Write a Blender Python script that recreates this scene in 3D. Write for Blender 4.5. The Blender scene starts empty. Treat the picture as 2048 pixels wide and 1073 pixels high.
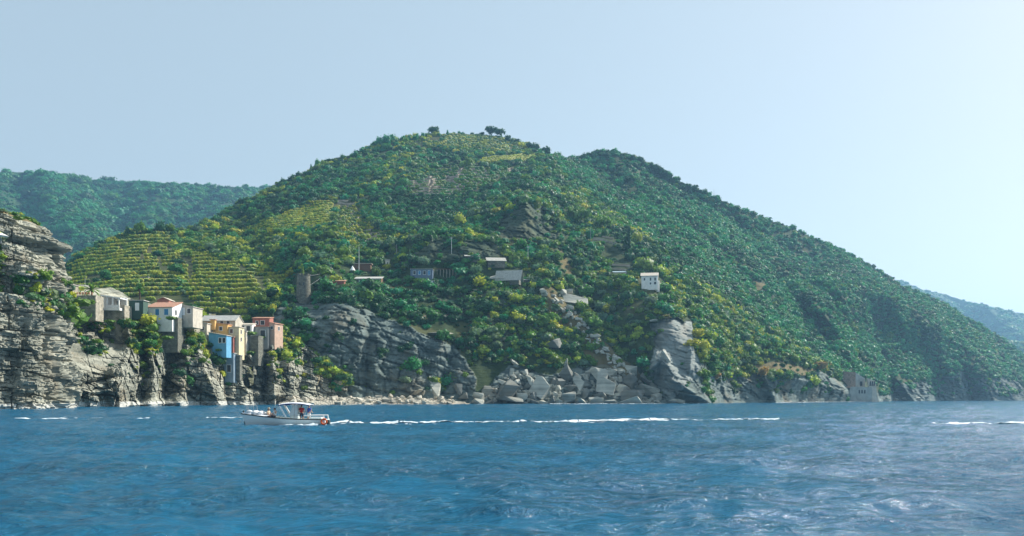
import bpy, bmesh, math, random
import numpy as np
from mathutils import Vector, Matrix
random.seed(7); RNG = np.random.default_rng(11)
PI = math.pi; R = math.radians
C = bpy.context.scene.collection
SC = bpy.context.scene
# ------------------------------------------------------------------ camera geometry
F = 1800.0; X0 = 1024.0; Y0 = 797.0; CH = 2.6
def P(px, py, D):
    return Vector(((px-X0)/F*D, D, CH+(Y0-py)/F*D))
def shoreY(D): return Y0 + CH*F/D
SUN_AZ, SUN_EL = R(58), R(38)
SUN = Vector((math.cos(SUN_EL)*math.sin(SUN_AZ), math.cos(SUN_EL)*math.cos(SUN_AZ), math.sin(SUN_EL)))
# ------------------------------------------------------------------ numpy noise
def _h(ix, iy, iz, s):
    n = (ix.astype(np.int64)*374761393 + iy.astype(np.int64)*668265263 + iz.astype(np.int64)*2147483647 + s*1274126177) & 0xffffffff
    n = ((n ^ (n >> 13))*1274126177) & 0xffffffff
    n = (n ^ (n >> 16))
    n = (n*2246822519) & 0xffffffff
    return ((n ^ (n >> 15)) & 0xffffff)/float(0xffffff)
def vnoise(x, y, z, s=0):
    x = np.asarray(x, float); y = np.asarray(y, float)+0*x; z = np.asarray(z, float)+0*x
    i, j, k = np.floor(x), np.floor(y), np.floor(z)
    a, b, c = x-i, y-j, z-k
    a = a*a*(3-2*a); b = b*b*(3-2*b); c = c*c*(3-2*c)
    r = 0
    for di in (0, 1):
        for dj in (0, 1):
            for dk in (0, 1):
                w = (a if di else 1-a)*(b if dj else 1-b)*(c if dk else 1-c)
                r = r + w*_h(i+di, j+dj, k+dk, s)
    return r*2-1
def fbm(x, y, z, sc, octv=4, s=0, gain=.5):
    r = 0; a = 1.; f = 1./sc; t = 0
    for o in range(octv):
        r = r + a*vnoise(x*f+o*17.3, y*f+o*5.1, z*f+o*9.7, s+o); t += a; a *= gain; f *= 2.03
    return r/t
def worley(x, y, z, sc, s=0):
    """blocky facets: random offset and random plane per nearest cell, plus edge distance"""
    x = x/sc; y = y/sc; z = z/sc
    i, j, k = np.floor(x), np.floor(y), np.floor(z)
    d1 = np.full(x.shape, 9.); d2 = np.full(x.shape, 9.); val = np.zeros(x.shape)
    for di in (-1, 0, 1):
        for dj in (-1, 0, 1):
            for dk in (-1, 0, 1):
                a, b, c = i+di, j+dj, k+dk
                px_ = a+_h(a, b, c, s+1); py_ = b+_h(a, b, c, s+2); pz_ = c+_h(a, b, c, s+3)
                dx, dy, dz = x-px_, y-py_, z-pz_
                d = dx*dx+dy*dy+dz*dz
                o = _h(a, b, c, s+4)*2-1
                g1 = _h(a, b, c, s+5)*2-1; g2 = _h(a, b, c, s+6)*2-1
                v = o + 1.3*(g1*dx+g2*dz)
                near = d < d1
                d2 = np.where(near, d1, np.minimum(d2, d))
                val = np.where(near, v, val); d1 = np.where(near, d, d1)
    return val, np.sqrt(d2)-np.sqrt(d1)
def inpoly(px, py, poly):
    r = np.zeros(px.shape, bool); n = len(poly); j = n-1
    for i in range(n):
        xi, yi = poly[i]; xj, yj = poly[j]
        c = ((yi > py) != (yj > py)) & (px < (xj-xi)*(py-yi)/((yj-yi) or 1e-9)+xi)
        r ^= c; j = i
    return r
def linedist(px, py, pl):
    d = np.full(px.shape, 1e9)
    for (x1, y1), (x2, y2) in zip(pl[:-1], pl[1:]):
        L = max(1e-9, (x2-x1)**2+(y2-y1)**2)
        t = np.clip(((px-x1)*(x2-x1)+(py-y1)*(y2-y1))/L, 0, 1)
        d = np.minimum(d, np.hypot(px-x1-t*(x2-x1), py-y1-t*(y2-y1)))
    return d
def blocks(X, Y, Z, h, w, tilt=.22, s=0):
    """bedded, jointed rock: offset of each rectangular block"""
    b = Z+tilt*X+fbm(X, Y, Z, h*5, 2, s+60)*h*.9; i = np.floor(b/h); u = X+.7*Y+fbm(X, Y, Z, w*2, 2, s+61)*w*.5
    ww = w*(.6+.9*_h(i, i*0, i*0, s+62)); j = np.floor(u/ww+_h(i, i*0+3, i*0, s+63)*7)
    fr = b/h-i; fu = u/ww+_h(i, i*0+3, i*0, s+63)*7-j
    gap = ((fr < .10) | (fu < .06)).astype(float)
    return (_h(i, j, i*0, s+64)*2-1)+.25*(_h(i, i*0, j*0, s+65)*2-1)+gap*.8
class RBF:
    def __init__(s, pts):
        p = np.array(pts, float); s.c = p[:, :2]; n = len(p)
        A = np.hypot(s.c[:, None, 0]-s.c[None, :, 0], s.c[:, None, 1]-s.c[None, :, 1])
        M = np.zeros((n+3, n+3)); M[:n, :n] = A; M[:n, n] = 1; M[:n, n+1:] = s.c; M[n, :n] = 1; M[n+1:, :n] = s.c.T
        s.w = np.linalg.solve(M, np.concatenate([p[:, 2], [0, 0, 0]]))
    def __call__(s, x, y):
        n = len(s.c); r = s.w[n]+s.w[n+1]*x+s.w[n+2]*y
        for k in range(n): r = r+s.w[k]*np.hypot(x-s.c[k, 0], y-s.c[k, 1])
        return r
# ------------------------------------------------------------------ materials
def newmat(name):
    m = bpy.data.materials.new(name); m.use_nodes = True
    nt = m.node_tree; b = nt.nodes['Principled BSDF']
    return m, nt, b
def N(nt, t, **kw):
    n = nt.nodes.new(t)
    for k, v in kw.items(): setattr(n, k, v)
    return n
def paint(name, col, rough=.7, var=.25, scale=1.5, bump=0., metal=0, spec=.3):
    m, nt, b = newmat(name); L = nt.links.new
    tc = N(nt, 'ShaderNodeTexCoord'); no = N(nt, 'ShaderNodeTexNoise'); no.inputs['Scale'].default_value = scale; no.inputs['Detail'].default_value = 6
    L(tc.outputs['Object'], no.inputs['Vector'])
    r = N(nt, 'ShaderNodeValToRGB'); e = r.color_ramp.elements
    e[0].position = .3; e[1].position = .7
    e[0].color = (*[c*(1-var) for c in col], 1); e[1].color = (*[min(1, c*(1+var*.6)) for c in col], 1)
    L(no.outputs['Fac'], r.inputs['Fac']); L(r.outputs['Color'], b.inputs['Base Color'])
    b.inputs['Roughness'].default_value = rough; b.inputs['Metallic'].default_value = metal; b.inputs['Specular IOR Level'].default_value = spec
    if bump:
        bp = N(nt, 'ShaderNodeBump'); bp.inputs['Strength'].default_value = bump; bp.inputs['Distance'].default_value = .1
        L(no.outputs['Fac'], bp.inputs['Height']); L(bp.outputs['Normal'], b.inputs['Normal'])
    return m
def rock_nodes(nt, dark, light, scale=1., tilt=.25, world=True):
    """returns (colour socket, height socket): bedded sandstone"""
    L = nt.links.new
    if world: src = N(nt, 'ShaderNodeNewGeometry').outputs['Position']
    else: src = N(nt, 'ShaderNodeTexCoord').outputs['Object']
    mp = N(nt, 'ShaderNodeMapping'); mp.inputs['Rotation'].default_value = (R(8), R(-14), 0); mp.inputs['Scale'].default_value = (.05*scale, .05*scale, .8*scale)
    L(src, mp.inputs['Vector'])
    st = N(nt, 'ShaderNodeTexNoise'); st.inputs['Scale'].default_value = 1; st.inputs['Detail'].default_value = 8; st.inputs['Roughness'].default_value = .65
    L(mp.outputs[0], st.inputs['Vector'])
    n1 = N(nt, 'ShaderNodeTexNoise'); n1.inputs['Scale'].default_value = .13*scale; n1.inputs['Detail'].default_value = 10; n1.inputs['Roughness'].default_value = .6
    L(src, n1.inputs['Vector'])
    ad = N(nt, 'ShaderNodeMath', operation='ADD'); L(st.outputs['Fac'], ad.inputs[0]); L(n1.outputs['Fac'], ad.inputs[1])
    rp = N(nt, 'ShaderNodeValToRGB'); e = rp.color_ramp.elements
    e[0].position = .36; e[1].position = .66; e[0].color = (*dark, 1); e[1].color = (*light, 1)
    hf = N(nt, 'ShaderNodeMath', operation='MULTIPLY'); L(ad.outputs[0], hf.inputs[0]); hf.inputs[1].default_value = .5
    L(hf.outputs[0], rp.inputs['Fac'])
    # rusty / lichen stains
    n2 = N(nt, 'ShaderNodeTexNoise'); n2.inputs['Scale'].default_value = .07*scale; n2.inputs['Detail'].default_value = 5
    L(src, n2.inputs['Vector'])
    r2 = N(nt, 'ShaderNodeValToRGB'); r2.color_ramp.elements[0].position = .52; r2.color_ramp.elements[1].position = .66
    L(n2.outputs['Fac'], r2.inputs['Fac'])
    mx = N(nt, 'ShaderNodeMix', data_type='RGBA'); ml = N(nt, 'ShaderNodeMath', operation='MULTIPLY'); ml.inputs[1].default_value = .38
    L(r2.outputs['Color'], ml.inputs[0]); L(ml.outputs[0], mx.inputs[0]); L(rp.outputs['Color'], mx.inputs[6])
    mx.inputs[7].default_value = (.2, .15, .09, 1)
    return mx.outputs[2], hf.outputs[0]
def rock_mat(name, dark=(.10, .115, .10), light=(.42, .42, .36), scale=1., world=True, bump=1.0):
    m, nt, b = newmat(name); L = nt.links.new
    col, h = rock_nodes(nt, dark, light, scale, world=world)
    L(col, b.inputs['Base Color']); b.inputs['Roughness'].default_value = .85; b.inputs['Specular IOR Level'].default_value = .25
    bp = N(nt, 'ShaderNodeBump'); bp.inputs['Strength'].default_value = bump; bp.inputs['Distance'].default_value = 1.2/scale
    L(h, bp.inputs['Height']); L(bp.outputs['Normal'], b.inputs['Normal'])
    return m
def terrain_mat(name, g1, g2, dark=(.045, .066, .062), light=(.21, .26, .24)):
    m, nt, b = newmat(name); L = nt.links.new
    col, h = rock_nodes(nt, dark, light)
    geo = N(nt, 'ShaderNodeNewGeometry')
    n = N(nt, 'ShaderNodeTexNoise'); n.inputs['Scale'].default_value = .09; n.inputs['Detail'].default_value = 10; n.inputs['Roughness'].default_value = .7
    L(geo.outputs['Position'], n.inputs['Vector'])
    rp = N(nt, 'ShaderNodeValToRGB'); e = rp.color_ramp.elements; e[0].position = .38; e[1].position = .66
    e[0].color = (*g1, 1); e[1].color = (*g2, 1); L(n.outputs['Fac'], rp.inputs['Fac'])
    ad = N(nt, 'ShaderNodeAttribute', attribute_name='dry'); mx0 = N(nt, 'ShaderNodeMix', data_type='RGBA')
    L(ad.outputs['Fac'], mx0.inputs[0]); L(rp.outputs['Color'], mx0.inputs[6]); mx0.inputs[7].default_value = (.27, .19, .09, 1)
    ap = N(nt, 'ShaderNodeAttribute', attribute_name='pale'); mxp = N(nt, 'ShaderNodeMix', data_type='RGBA')
    L(ap.outputs['Fac'], mxp.inputs[0]); L(col, mxp.inputs[6])
    sc = N(nt, 'ShaderNodeMix', data_type='RGBA', blend_type='MULTIPLY'); sc.inputs[0].default_value = .35; sc.inputs[6].default_value = (.62, .63, .60, 1); L(col, sc.inputs[7])
    L(sc.outputs[2], mxp.inputs[7])
    ar = N(nt, 'ShaderNodeAttribute', attribute_name='rock'); mx = N(nt, 'ShaderNodeMix', data_type='RGBA')
    L(ar.outputs['Fac'], mx.inputs[0]); L(mx0.outputs[2], mx.inputs[6]); L(mxp.outputs[2], mx.inputs[7])
    L(mx.outputs[2], b.inputs['Base Color']); b.inputs['Roughness'].default_value = .9; b.inputs['Specular IOR Level'].default_value = .135
    bp = N(nt, 'ShaderNodeBump'); bp.inputs['Strength'].default_value = .9; bp.inputs['Distance'].default_value = 1.2
    L(h, bp.inputs['Height']); L(bp.outputs['Normal'], b.inputs['Normal'])
    return m
def leaf_mat(name):
    """foliage: colour of each plant in its 'tint', lighter and darker leaf clumps inside one crown"""
    m, nt, b = newmat(name); L = nt.links.new
    at = N(nt, 'ShaderNodeAttribute', attribute_name='tint'); at.attribute_type = 'INSTANCER'
    tc = N(nt, 'ShaderNodeNewGeometry'); n = N(nt, 'ShaderNodeTexNoise'); n.inputs['Scale'].default_value = .8; n.inputs['Detail'].default_value = 3
    L(tc.outputs['Position'], n.inputs['Vector'])
    mr = N(nt, 'ShaderNodeMapRange'); mr.inputs['From Min'].default_value = .3; mr.inputs['From Max'].default_value = .7; mr.inputs['To Min'].default_value = .6; mr.inputs['To Max'].default_value = 1.5
    L(n.outputs['Fac'], mr.inputs['Value'])
    vm = N(nt, 'ShaderNodeVectorMath', operation='SCALE'); L(at.outputs['Color'], vm.inputs[0]); L(mr.outputs[0], vm.inputs['Scale'])
    L(vm.outputs[0], b.inputs['Base Color']); b.inputs['Roughness'].default_value = .55; b.inputs['Specular IOR Level'].default_value = .25
    tr = N(nt, 'ShaderNodeBsdfTranslucent'); ms = N(nt, 'ShaderNodeMixShader'); ms.inputs[0].default_value = .32
    v2 = N(nt, 'ShaderNodeVectorMath', operation='MULTIPLY'); L(vm.outputs[0], v2.inputs[0]); v2.inputs[1].default_value = (1.3, 1.35, .7)
    L(v2.outputs[0], tr.inputs['Color']); out = nt.nodes['Material Output']
    L(b.outputs[0], ms.inputs[1]); L(tr.outputs[0], ms.inputs[2]); L(ms.outputs[0], out.inputs['Surface'])
    return m
M = {}
M['leaf'] = leaf_mat('foliage')
M['hill'] = terrain_mat('hillside_ground', (.016, .034, .012), (.05, .075, .024))
M['cliff'] = terrain_mat('sea_cliff_rock', (.03, .045, .018), (.11, .11, .045), dark=(.055, .066, .054), light=(.46, .46, .38))
M['far'] = terrain_mat('distant_hill_forest', (.018, .05, .028), (.05, .10, .04))
M['boulder'] = rock_mat('boulder_rock', (.20, .21, .18), (.58, .58, .50), 1., world=True, bump=.5)
M['boulder_dark'] = rock_mat('dark_boulder_rock', (.09, .10, .09), (.26, .27, .24), 1., world=True, bump=.5)
M['cobble'] = rock_mat('beach_stone', (.30, .28, .23), (.62, .58, .48), 1., world=True, bump=.3)
M['bark'] = paint('bark', (.09, .065, .045), .9, .4, 3)
# ------------------------------------------------------------------ object helpers
def tag(o, label=None, cat=None, group=None, kind=None):
    if label: o['label'] = label
    if cat: o['category'] = cat
    if group: o['group'] = group
    if kind: o['kind'] = kind
    return o
def empty(name, loc, rz=0.):
    o = bpy.data.objects.new(name, None); C.objects.link(o); o.location = loc; o.rotation_euler = (0, 0, rz); o.empty_display_size = .3
    return o
def link(name, me, mat=None, parent=None, loc=None):
    o = bpy.data.objects.new(name, me); C.objects.link(o)
    if mat is not None and len(me.materials) == 0: me.materials.append(mat)
    if parent: o.parent = parent
    if loc is not None: o.location = loc
    return o
def npmesh(name, V, Fq, smooth=False):
    V = np.asarray(V, np.float32); Fq = np.asarray(Fq, np.int32); k = Fq.shape[1]
    me = bpy.data.meshes.new(name); me.vertices.add(len(V)); me.vertices.foreach_set('co', V.ravel())
    me.loops.add(Fq.size); me.loops.foreach_set('vertex_index', Fq.ravel())
    me.polygons.add(len(Fq)); me.polygons.foreach_set('loop_start', np.arange(0, Fq.size, k, dtype=np.int32))
    me.polygons.foreach_set('use_smooth', np.full(len(Fq), smooth)); me.update(calc_edges=True)
    return me
def gridfaces(nr, nc, wrap=False):
    r = np.arange(nr-1)[:, None]; c = np.arange(nc if wrap else nc-1)[None, :]; c2 = (c+1) % nc
    a = r*nc+c; b = r*nc+c2; d = (r+1)*nc+c2; e = (r+1)*nc+c
    return np.stack([a, b, d, e], -1).reshape(-1, 4)
def setattrf(me, name, arr):
    a = me.attributes.new(name, 'FLOAT', 'POINT'); a.data.foreach_set('value', np.asarray(arr, np.float32).ravel())
class MB:
    def __init__(s): s.bm = bmesh.new()
    def box(s, c, size, rz=0., rx=0., ry=0., bev=0.):
        g = bmesh.ops.create_cube(s.bm, size=1); vs = g['verts']
        bmesh.ops.scale(s.bm, vec=size, verts=vs)
        Mx = Matrix.Translation(c) @ Matrix.Rotation(rz, 4, 'Z') @ Matrix.Rotation(ry, 4, 'Y') @ Matrix.Rotation(rx, 4, 'X')
        bmesh.ops.transform(s.bm, matrix=Mx, verts=vs)
        if bev:
            es = list({e for v in vs for e in v.link_edges}); bmesh.ops.bevel(s.bm, geom=es, offset=bev, segments=1, affect='EDGES')
        return s
    def tube(s, a, b, r1, r2=None, seg=8, cap=True):
        a = Vector(a); b = Vector(b); d = b-a; r2 = r1 if r2 is None else r2
        q = d.to_track_quat('Z', 'Y').to_matrix().to_4x4()
        bmesh.ops.create_cone(s.bm, cap_ends=cap, segments=seg, radius1=r1, radius2=max(r2, .001), depth=d.length, matrix=Matrix.Translation((a+b)/2) @ q)
        return s
    def path(s, pts, r, seg=6):
        for a, b in zip(pts[:-1], pts[1:]): s.tube(a, b, r, r, seg)
        return s
    def poly(s, pts):
        vs = [s.bm.verts.new(p) for p in pts]; s.bm.faces.new(vs); return s
    def prism(s, pts, vec):
        vec = Vector(vec); lo = [s.bm.verts.new(p) for p in pts]; hi = [s.bm.verts.new(Vector(p)+vec) for p in pts]; n = len(pts)
        s.bm.faces.new(lo); s.bm.faces.new(hi[::-1])
        for i in range(n): s.bm.faces.new((lo[i], hi[i], hi[(i+1) % n], lo[(i+1) % n]))
        return s
    def build(s, name, mat, parent=None, smooth=False):
        bmesh.ops.recalc_face_normals(s.bm, faces=s.bm.faces)
        me = bpy.data.meshes.new(name); s.bm.to_mesh(me); s.bm.free()
        if smooth: me.polygons.foreach_set('use_smooth', np.full(len(me.polygons), True))
        return link(name, me, mat, parent)
# ------------------------------------------------------------------ world, camera
def setup():
    cam = bpy.data.cameras.new('camera'); co = bpy.data.objects.new('camera', cam); C.objects.link(co)
    cam.sensor_width = 36; cam.lens = 36*F/2048; cam.shift_y = (Y0-536.5)/2048; cam.clip_end = 40000; cam.clip_start = .3
    co.location = (0, 0, CH); co.rotation_euler = (R(90), 0, 0); SC.camera = co
    w = bpy.data.worlds.new("World"); SC.world = w; w.use_nodes = True; nt = w.node_tree
    bg = nt.nodes['Background']; sky = nt.nodes.new('ShaderNodeTexSky'); sky.sky_type = 'NISHITA'; sky.sun_disc = False
    sky.sun_elevation = SUN_EL; sky.sun_rotation = SUN_AZ; sky.altitude = 0; sky.air_density = .8; sky.dust_density = 1.3; sky.ozone_density = .5
    hz = nt.nodes.new('ShaderNodeVectorMath'); hz.operation = 'MULTIPLY_ADD'      # milky summer haze: flatter and paler than the clean sky
    hz.inputs[1].default_value = (.38, .30, .22); hz.inputs[2].default_value = (1.55, 1.98, 2.3)
    nt.links.new(sky.outputs[0], hz.inputs[0]); nt.links.new(hz.outputs[0], bg.inputs['Color']); bg.inputs['Strength'].default_value = .135
    sl = bpy.data.lights.new('sun', 'SUN'); so = bpy.data.objects.new('sun', sl); C.objects.link(so)
    sl.energy = 5.0; sl.angle = R(.5); sl.color = (1, .94, .84); so.location = (0, 0, 500)
    so.rotation_euler = (-SUN).to_track_quat('-Z', 'Y').to_euler()
    SC.view_settings.view_transform = 'Standard'; SC.view_settings.look = 'None'; SC.view_settings.exposure = 0.78; SC.view_settings.gamma = 1
    SC.render.resolution_x = 1024; SC.render.resolution_y = 536
setup()
def haze():
    mb = MB(); mb.box((0, 3600, 281), (11000, 8400, 578)); o = mb.build("haze", None)
    m = bpy.data.materials.new('haze_air'); m.use_nodes = True; nt = m.node_tree; nt.nodes.remove(nt.nodes['Principled BSDF'])
    v = nt.nodes.new('ShaderNodeVolumePrincipled'); v.inputs['Color'].default_value = (.32, .64, 1, 1); v.inputs['Density'].default_value = HAZE; v.inputs['Anisotropy'].default_value = .35
    nt.links.new(v.outputs[0], nt.nodes['Material Output'].inputs['Volume']); o.data.materials.append(m)
    tag(o, kind='stuff', label='thin blue sea haze in the air', cat='haze')
HAZE = .00014
# ------------------------------------------------------------------ terrain sheets: rock and slope modelled at their own distances
class Sheet: pass
def sheet(name, x0, x1, dx, ridge, Df, nrow, nback, back, shapes, mat, label=None, depthbelow=6., disp=None, masks=None, smooth=True):
    cols = np.arange(x0, x1+dx, dx); nc = len(cols)
    ry = np.interp(cols, [p[0] for p in ridge], [p[1] for p in ridge])
    # ridge roughness
    ry = ry+vnoise(cols/23., cols*0, cols*0, 5)*1.6+vnoise(cols/8., cols*0, cols*0, 6)*.8
    t = np.linspace(0, 1, nrow)[:, None]
    Dsh = Df(cols, np.full(nc, 810.))
    yb = Y0+(CH+depthbelow)*F/Dsh
    py = yb[None, :]*(1-t)+ry[None, :]*t; px = np.broadcast_to(cols[None, :], py.shape).copy()
    D = Df(px.ravel(), np.minimum(py, 812).ravel()).reshape(px.shape)
    for pl, amp, w in shapes:                                    # ribs (amp > 0, towards the viewer) and gullies (amp < 0)
        d = linedist(px, py, pl); D = D-amp*np.clip(1-d/w, 0, 1)**1.15
    X = (px-X0)/F*D; Y = D.copy(); Z = CH+(Y0-py)/F*D
    if disp is not None:
        dd = disp(px, py, X, Y, Z); D = D+dd
        X = (px-X0)/F*D; Y = D.copy(); Z = CH+(Y0-py)/F*D
    if nback:
        k = np.arange(1, nback+1)[:, None]/nback
        Db = D[-1][None, :]+back[0]*k**1.3
        Xb = (px[-1]-X0)[None, :]/F*(D[-1][None, :]+back[0]*k*.6); Zb = Z[-1][None, :]-back[1]*k**1.5
        nb = fbm(Xb, Db, Zb, 40, 3, 3)*6*k
        X = np.vstack([X, Xb]); Y = np.vstack([Y, Db]); Z = np.vstack([Z, Zb+nb]); px = np.vstack([px, np.repeat(px[-1:], nback, 0)]); py = np.vstack([py, np.repeat(py[-1:]-0, nback, 0)])
    nr = X.shape[0]
    me = npmesh(name, np.stack([X, Y, Z], -1).reshape(-1, 3), gridfaces(nr, nc), smooth)
    ms = masks(px, py, X, Y, Z) if masks else {}
    for kk in ('rock', 'dry', 'pale'): setattrf(me, kk, ms.get(kk, np.zeros(X.shape)))
    if name == 'cliff': smooth = False; me.polygons.foreach_set('use_smooth', np.zeros(len(me.polygons), bool))
    o = link(name, me, mat); tag(o, kind='structure')
    S = Sheet(); S.X, S.Y, S.Z, S.px, S.py, S.nr, S.nc, S.nrow, S.cols = X, Y, Z, px, py, nr, nc, nrow, cols; S.m = ms
    S.o = o; S.x0 = x0; S.dx = dx
    return S
def ground(S, px, py):
    """the 3-D point of a sheet seen at a pixel"""
    c = (px-S.x0)/S.dx; c0 = int(c); f = c-c0
    def col(i):
        ys = S.py[:S.nrow, i]; ys = np.maximum.accumulate(ys[::-1])   # top -> bottom increasing
        return [np.interp(py, ys, A[:S.nrow, i][::-1]) for A in (S.X, S.Y, S.Z)]
    a, b = col(c0), col(c0+1)
    return Vector([a[k]*(1-f)+b[k]*f for k in range(3)])
# ---- main hill
RIDGE = [(-160, 640), (60, 590), (120, 545), (160, 516), (210, 489), (265, 466), (335, 461), (375, 463), (405, 450), (450, 426), (500, 398), (550, 374), (600, 352), (650, 327), (700, 313), (750, 291), (790, 280), (850, 272), (920, 268), (1000, 272), (1050, 291), (1080, 301), (1120, 316), (1150, 317), (1175, 311), (1200, 307), (1230, 306), (1290, 324), (1350, 357), (1430, 397), (1500, 427), (1560, 449), (1650, 486), (1700, 510), (1750, 539), (1800, 570), (1850, 592), (1900, 617), (1950, 647), (2000, 677), (2048, 712), (2150, 770), (2210, 797), (2260, 803)]
MAINC = [(-160, 812, 430), (100, 812, 430), (300, 812, 420), (450, 812, 400), (560, 812, 380), (630, 812, 374), (700, 812, 376), (800, 812, 388), (900, 812, 400), (1000, 812, 408), (1100, 812, 415), (1200, 812, 420), (1300, 812, 424), (1400, 812, 440), (1480, 812, 478), (1550, 812, 520), (1600, 812, 560), (1700, 812, 640), (1750, 812, 700), (1820, 812, 800), (1900, 812, 890), (2048, 812, 1080), (2260, 812, 1290),
 (560, 700, 388), (620, 700, 384), (620, 612, 398), (700, 700, 384), (700, 610, 402), (800, 720, 396), (800, 650, 404), (900, 740, 406), (890, 690, 410), (890, 668, 414), (900, 655, 424), (950, 740, 412), (940, 690, 420), (1000, 755, 418),
 (-160, 640, 560), (60, 600, 540), (120, 600, 450), (120, 545, 560), (210, 600, 430), (210, 489, 590), (300, 620, 420), (330, 461, 620), (400, 640, 408), (300, 540, 500), (450, 600, 430), (450, 500, 540), (450, 426, 690), (400, 452, 650), (560, 600, 415), (560, 520, 500), (550, 450, 590), (550, 374, 740),
 (640, 560, 440), (640, 500, 505), (650, 430, 590), (650, 327, 770), (720, 560, 456), (720, 500, 510), (740, 440, 575), (750, 370, 670), (750, 291, 810), (800, 600, 440), (800, 545, 470), (830, 510, 480), (860, 485, 486), (850, 440, 560), (850, 400, 620), (850, 350, 690), (850, 272, 850), (900, 600, 444), (900, 540, 474), (920, 478, 486), (920, 440, 560), (930, 330, 730), (920, 268, 870), (990, 560, 466), (1000, 520, 480), (960, 485, 490), (1000, 600, 450), (1000, 680, 432),
 (1050, 640, 444), (1050, 560, 475), (1040, 500, 500), (1045, 474, 506), (1050, 408, 520), (1050, 385, 590), (1000, 350, 690), (1000, 272, 860), (1080, 301, 830), (1100, 440, 560), (1100, 720, 436), (1150, 720, 444), (1150, 640, 464), (1150, 560, 494), (1150, 480, 546), (1150, 400, 640), (1150, 317, 860),
 (1230, 720, 446), (1230, 640, 468), (1230, 560, 505), (1230, 480, 570), (1230, 400, 720), (1230, 345, 840), (1230, 306, 860),
 (1310, 770, 436), (1320, 700, 448), (1345, 645, 453), (1380, 700, 444), (1310, 630, 462), (1310, 560, 500), (1310, 500, 570), (1310, 440, 690), (1310, 372, 830), (1310, 333, 850), (1400, 740, 446), (1400, 640, 494), (1400, 560, 580), (1400, 500, 670), (1400, 450, 800), (1400, 384, 850), (1480, 742, 500), (1480, 660, 540), (1480, 590, 630), (1480, 500, 790), (1480, 420, 880),
 (1560, 750, 532), (1570, 690, 580), (1560, 620, 680), (1560, 540, 810), (1560, 449, 930), (1620, 730, 596), (1650, 690, 690), (1650, 600, 800), (1650, 486, 960), (1700, 760, 660), (1700, 700, 740), (1700, 510, 1010), (1750, 770, 712), (1750, 660, 860), (1750, 539, 1030), (1820, 765, 822), (1850, 740, 880), (1850, 660, 960), (1850, 592, 1080), (1950, 760, 970), (1950, 700, 1050), (1950, 647, 1130), (2048, 770, 1110), (2048, 712, 1190), (2210, 797, 1290), (2260, 803, 1320)]
MAIN_SHAPES = [([(1690, 575), (1790, 600), (1900, 672), (1990, 745), (2030, 800)], 85, 85), ([(1830, 690), (1860, 760), (1880, 805)], -25, 50),
 ([(1740, 640), (1770, 740), (1790, 800)], -70, 60), ([(1300, 350), (1450, 440), (1620, 520)], -34, 40), ([(1240, 345), (1330, 400), (1420, 450)], 16, 30),
 ([(1180, 345), (1300, 440), (1420, 520), (1560, 610), (1640, 690)], -26, 42), ([(1110, 350), (1190, 420), (1280, 490), (1400, 580), (1500, 660), (1600, 728)], 14, 48),
 ([(1560, 540), (1640, 620), (1700, 700)], 26, 34), ([(1650, 560), (1730, 640), (1770, 700)], 24, 30), ([(1480, 470), (1560, 560), (1650, 680)], -22, 30), ([(1380, 420), (1470, 500), (1560, 600)], 20, 30),
 ([(620, 600), (560, 560), (500, 480), (480, 440)], -22, 50), ([(735, 470), (690, 420), (700, 350)], -8, 40), ([(920, 400), (860, 340), (850, 300)], -10, 50), ([(1080, 300), (1000, 380), (900, 430)], -12, 38), ([(1085, 420), (1100, 360), (1075, 310)], 16, 45),
 ([(1120, 420), (1110, 480), (1090, 560)], 8, 35), ([(1205, 520), (1170, 600), (1240, 700), (1300, 780)], -10, 34), ([(1080, 580), (1180, 660), (1260, 745)], 6, 26),
 ([(745, 610), (735, 700), (730, 800)], -4, 16), ([(820, 640), (830, 700), (820, 800)], 3, 26), ([(690, 620), (640, 700), (625, 800)], 3, 30), ([(905, 690), (880, 800)], -5, 22),
 ([(1296, 745), (1322, 716), (1345, 760), (1420, 806)], 13, 24), ([(1480, 765), (1485, 805)], -14, 70), ([(1302, 660), (1290, 740)], -5, 20), ([(1405, 640), (1415, 720), (1430, 800)], -4, 30), ([(1450, 700), (1455, 800)], -6, 26), ([(1385, 650), (1380, 740)], 5, 10),
 ([(1560, 750), (1640, 770), (1700, 790), (1760, 803)], 14, 26), ([(1530, 752), (1552, 806)], 12, 18), ([(1640, 742), (1680, 775)], 12, 24),
 ([(1795, 760), (1830, 805)], 18, 22), ([(1900, 740), (1910, 803)], 12, 24), ([(1850, 750), (1855, 803)], 9, 16), ([(1960, 745), (1990, 803)], 20, 30), ([(1935, 745), (1945, 803)], -14, 16)]
ROCKP = [[(548, 614), (620, 604), (700, 608), (800, 646), (850, 668), (905, 694), (935, 722), (950, 760), (960, 830), (520, 830), (540, 700)],
 [(990, 474), (1005, 430), (1030, 408), (1080, 412), (1110, 450), (1108, 482), (1050, 485)], [(800, 530), (850, 488), (900, 478), (960, 480), (1010, 490), (1000, 513), (930, 520), (860, 525)],
 [(1290, 790), (1303, 730), (1305, 690), (1310, 643), (1380, 643), (1395, 700), (1420, 757), (1480, 752), (1560, 755), (1640, 745), (1680, 765), (1760, 785), (1760, 830), (1290, 830)],
 [(1760, 830), (1790, 770), (1840, 765), (1880, 748), (1960, 748), (2010, 755), (2048, 775), (2300, 780), (2300, 840)],
 [(930, 830), (965, 785), (1000, 745), (1020, 730), (1060, 738), (1100, 755), (1160, 735), (1210, 735), (1290, 780), (1290, 830)],
 [(870, 600), (1010, 590), (1030, 640), (1000, 700), (960, 690), (930, 640)]]
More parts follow.
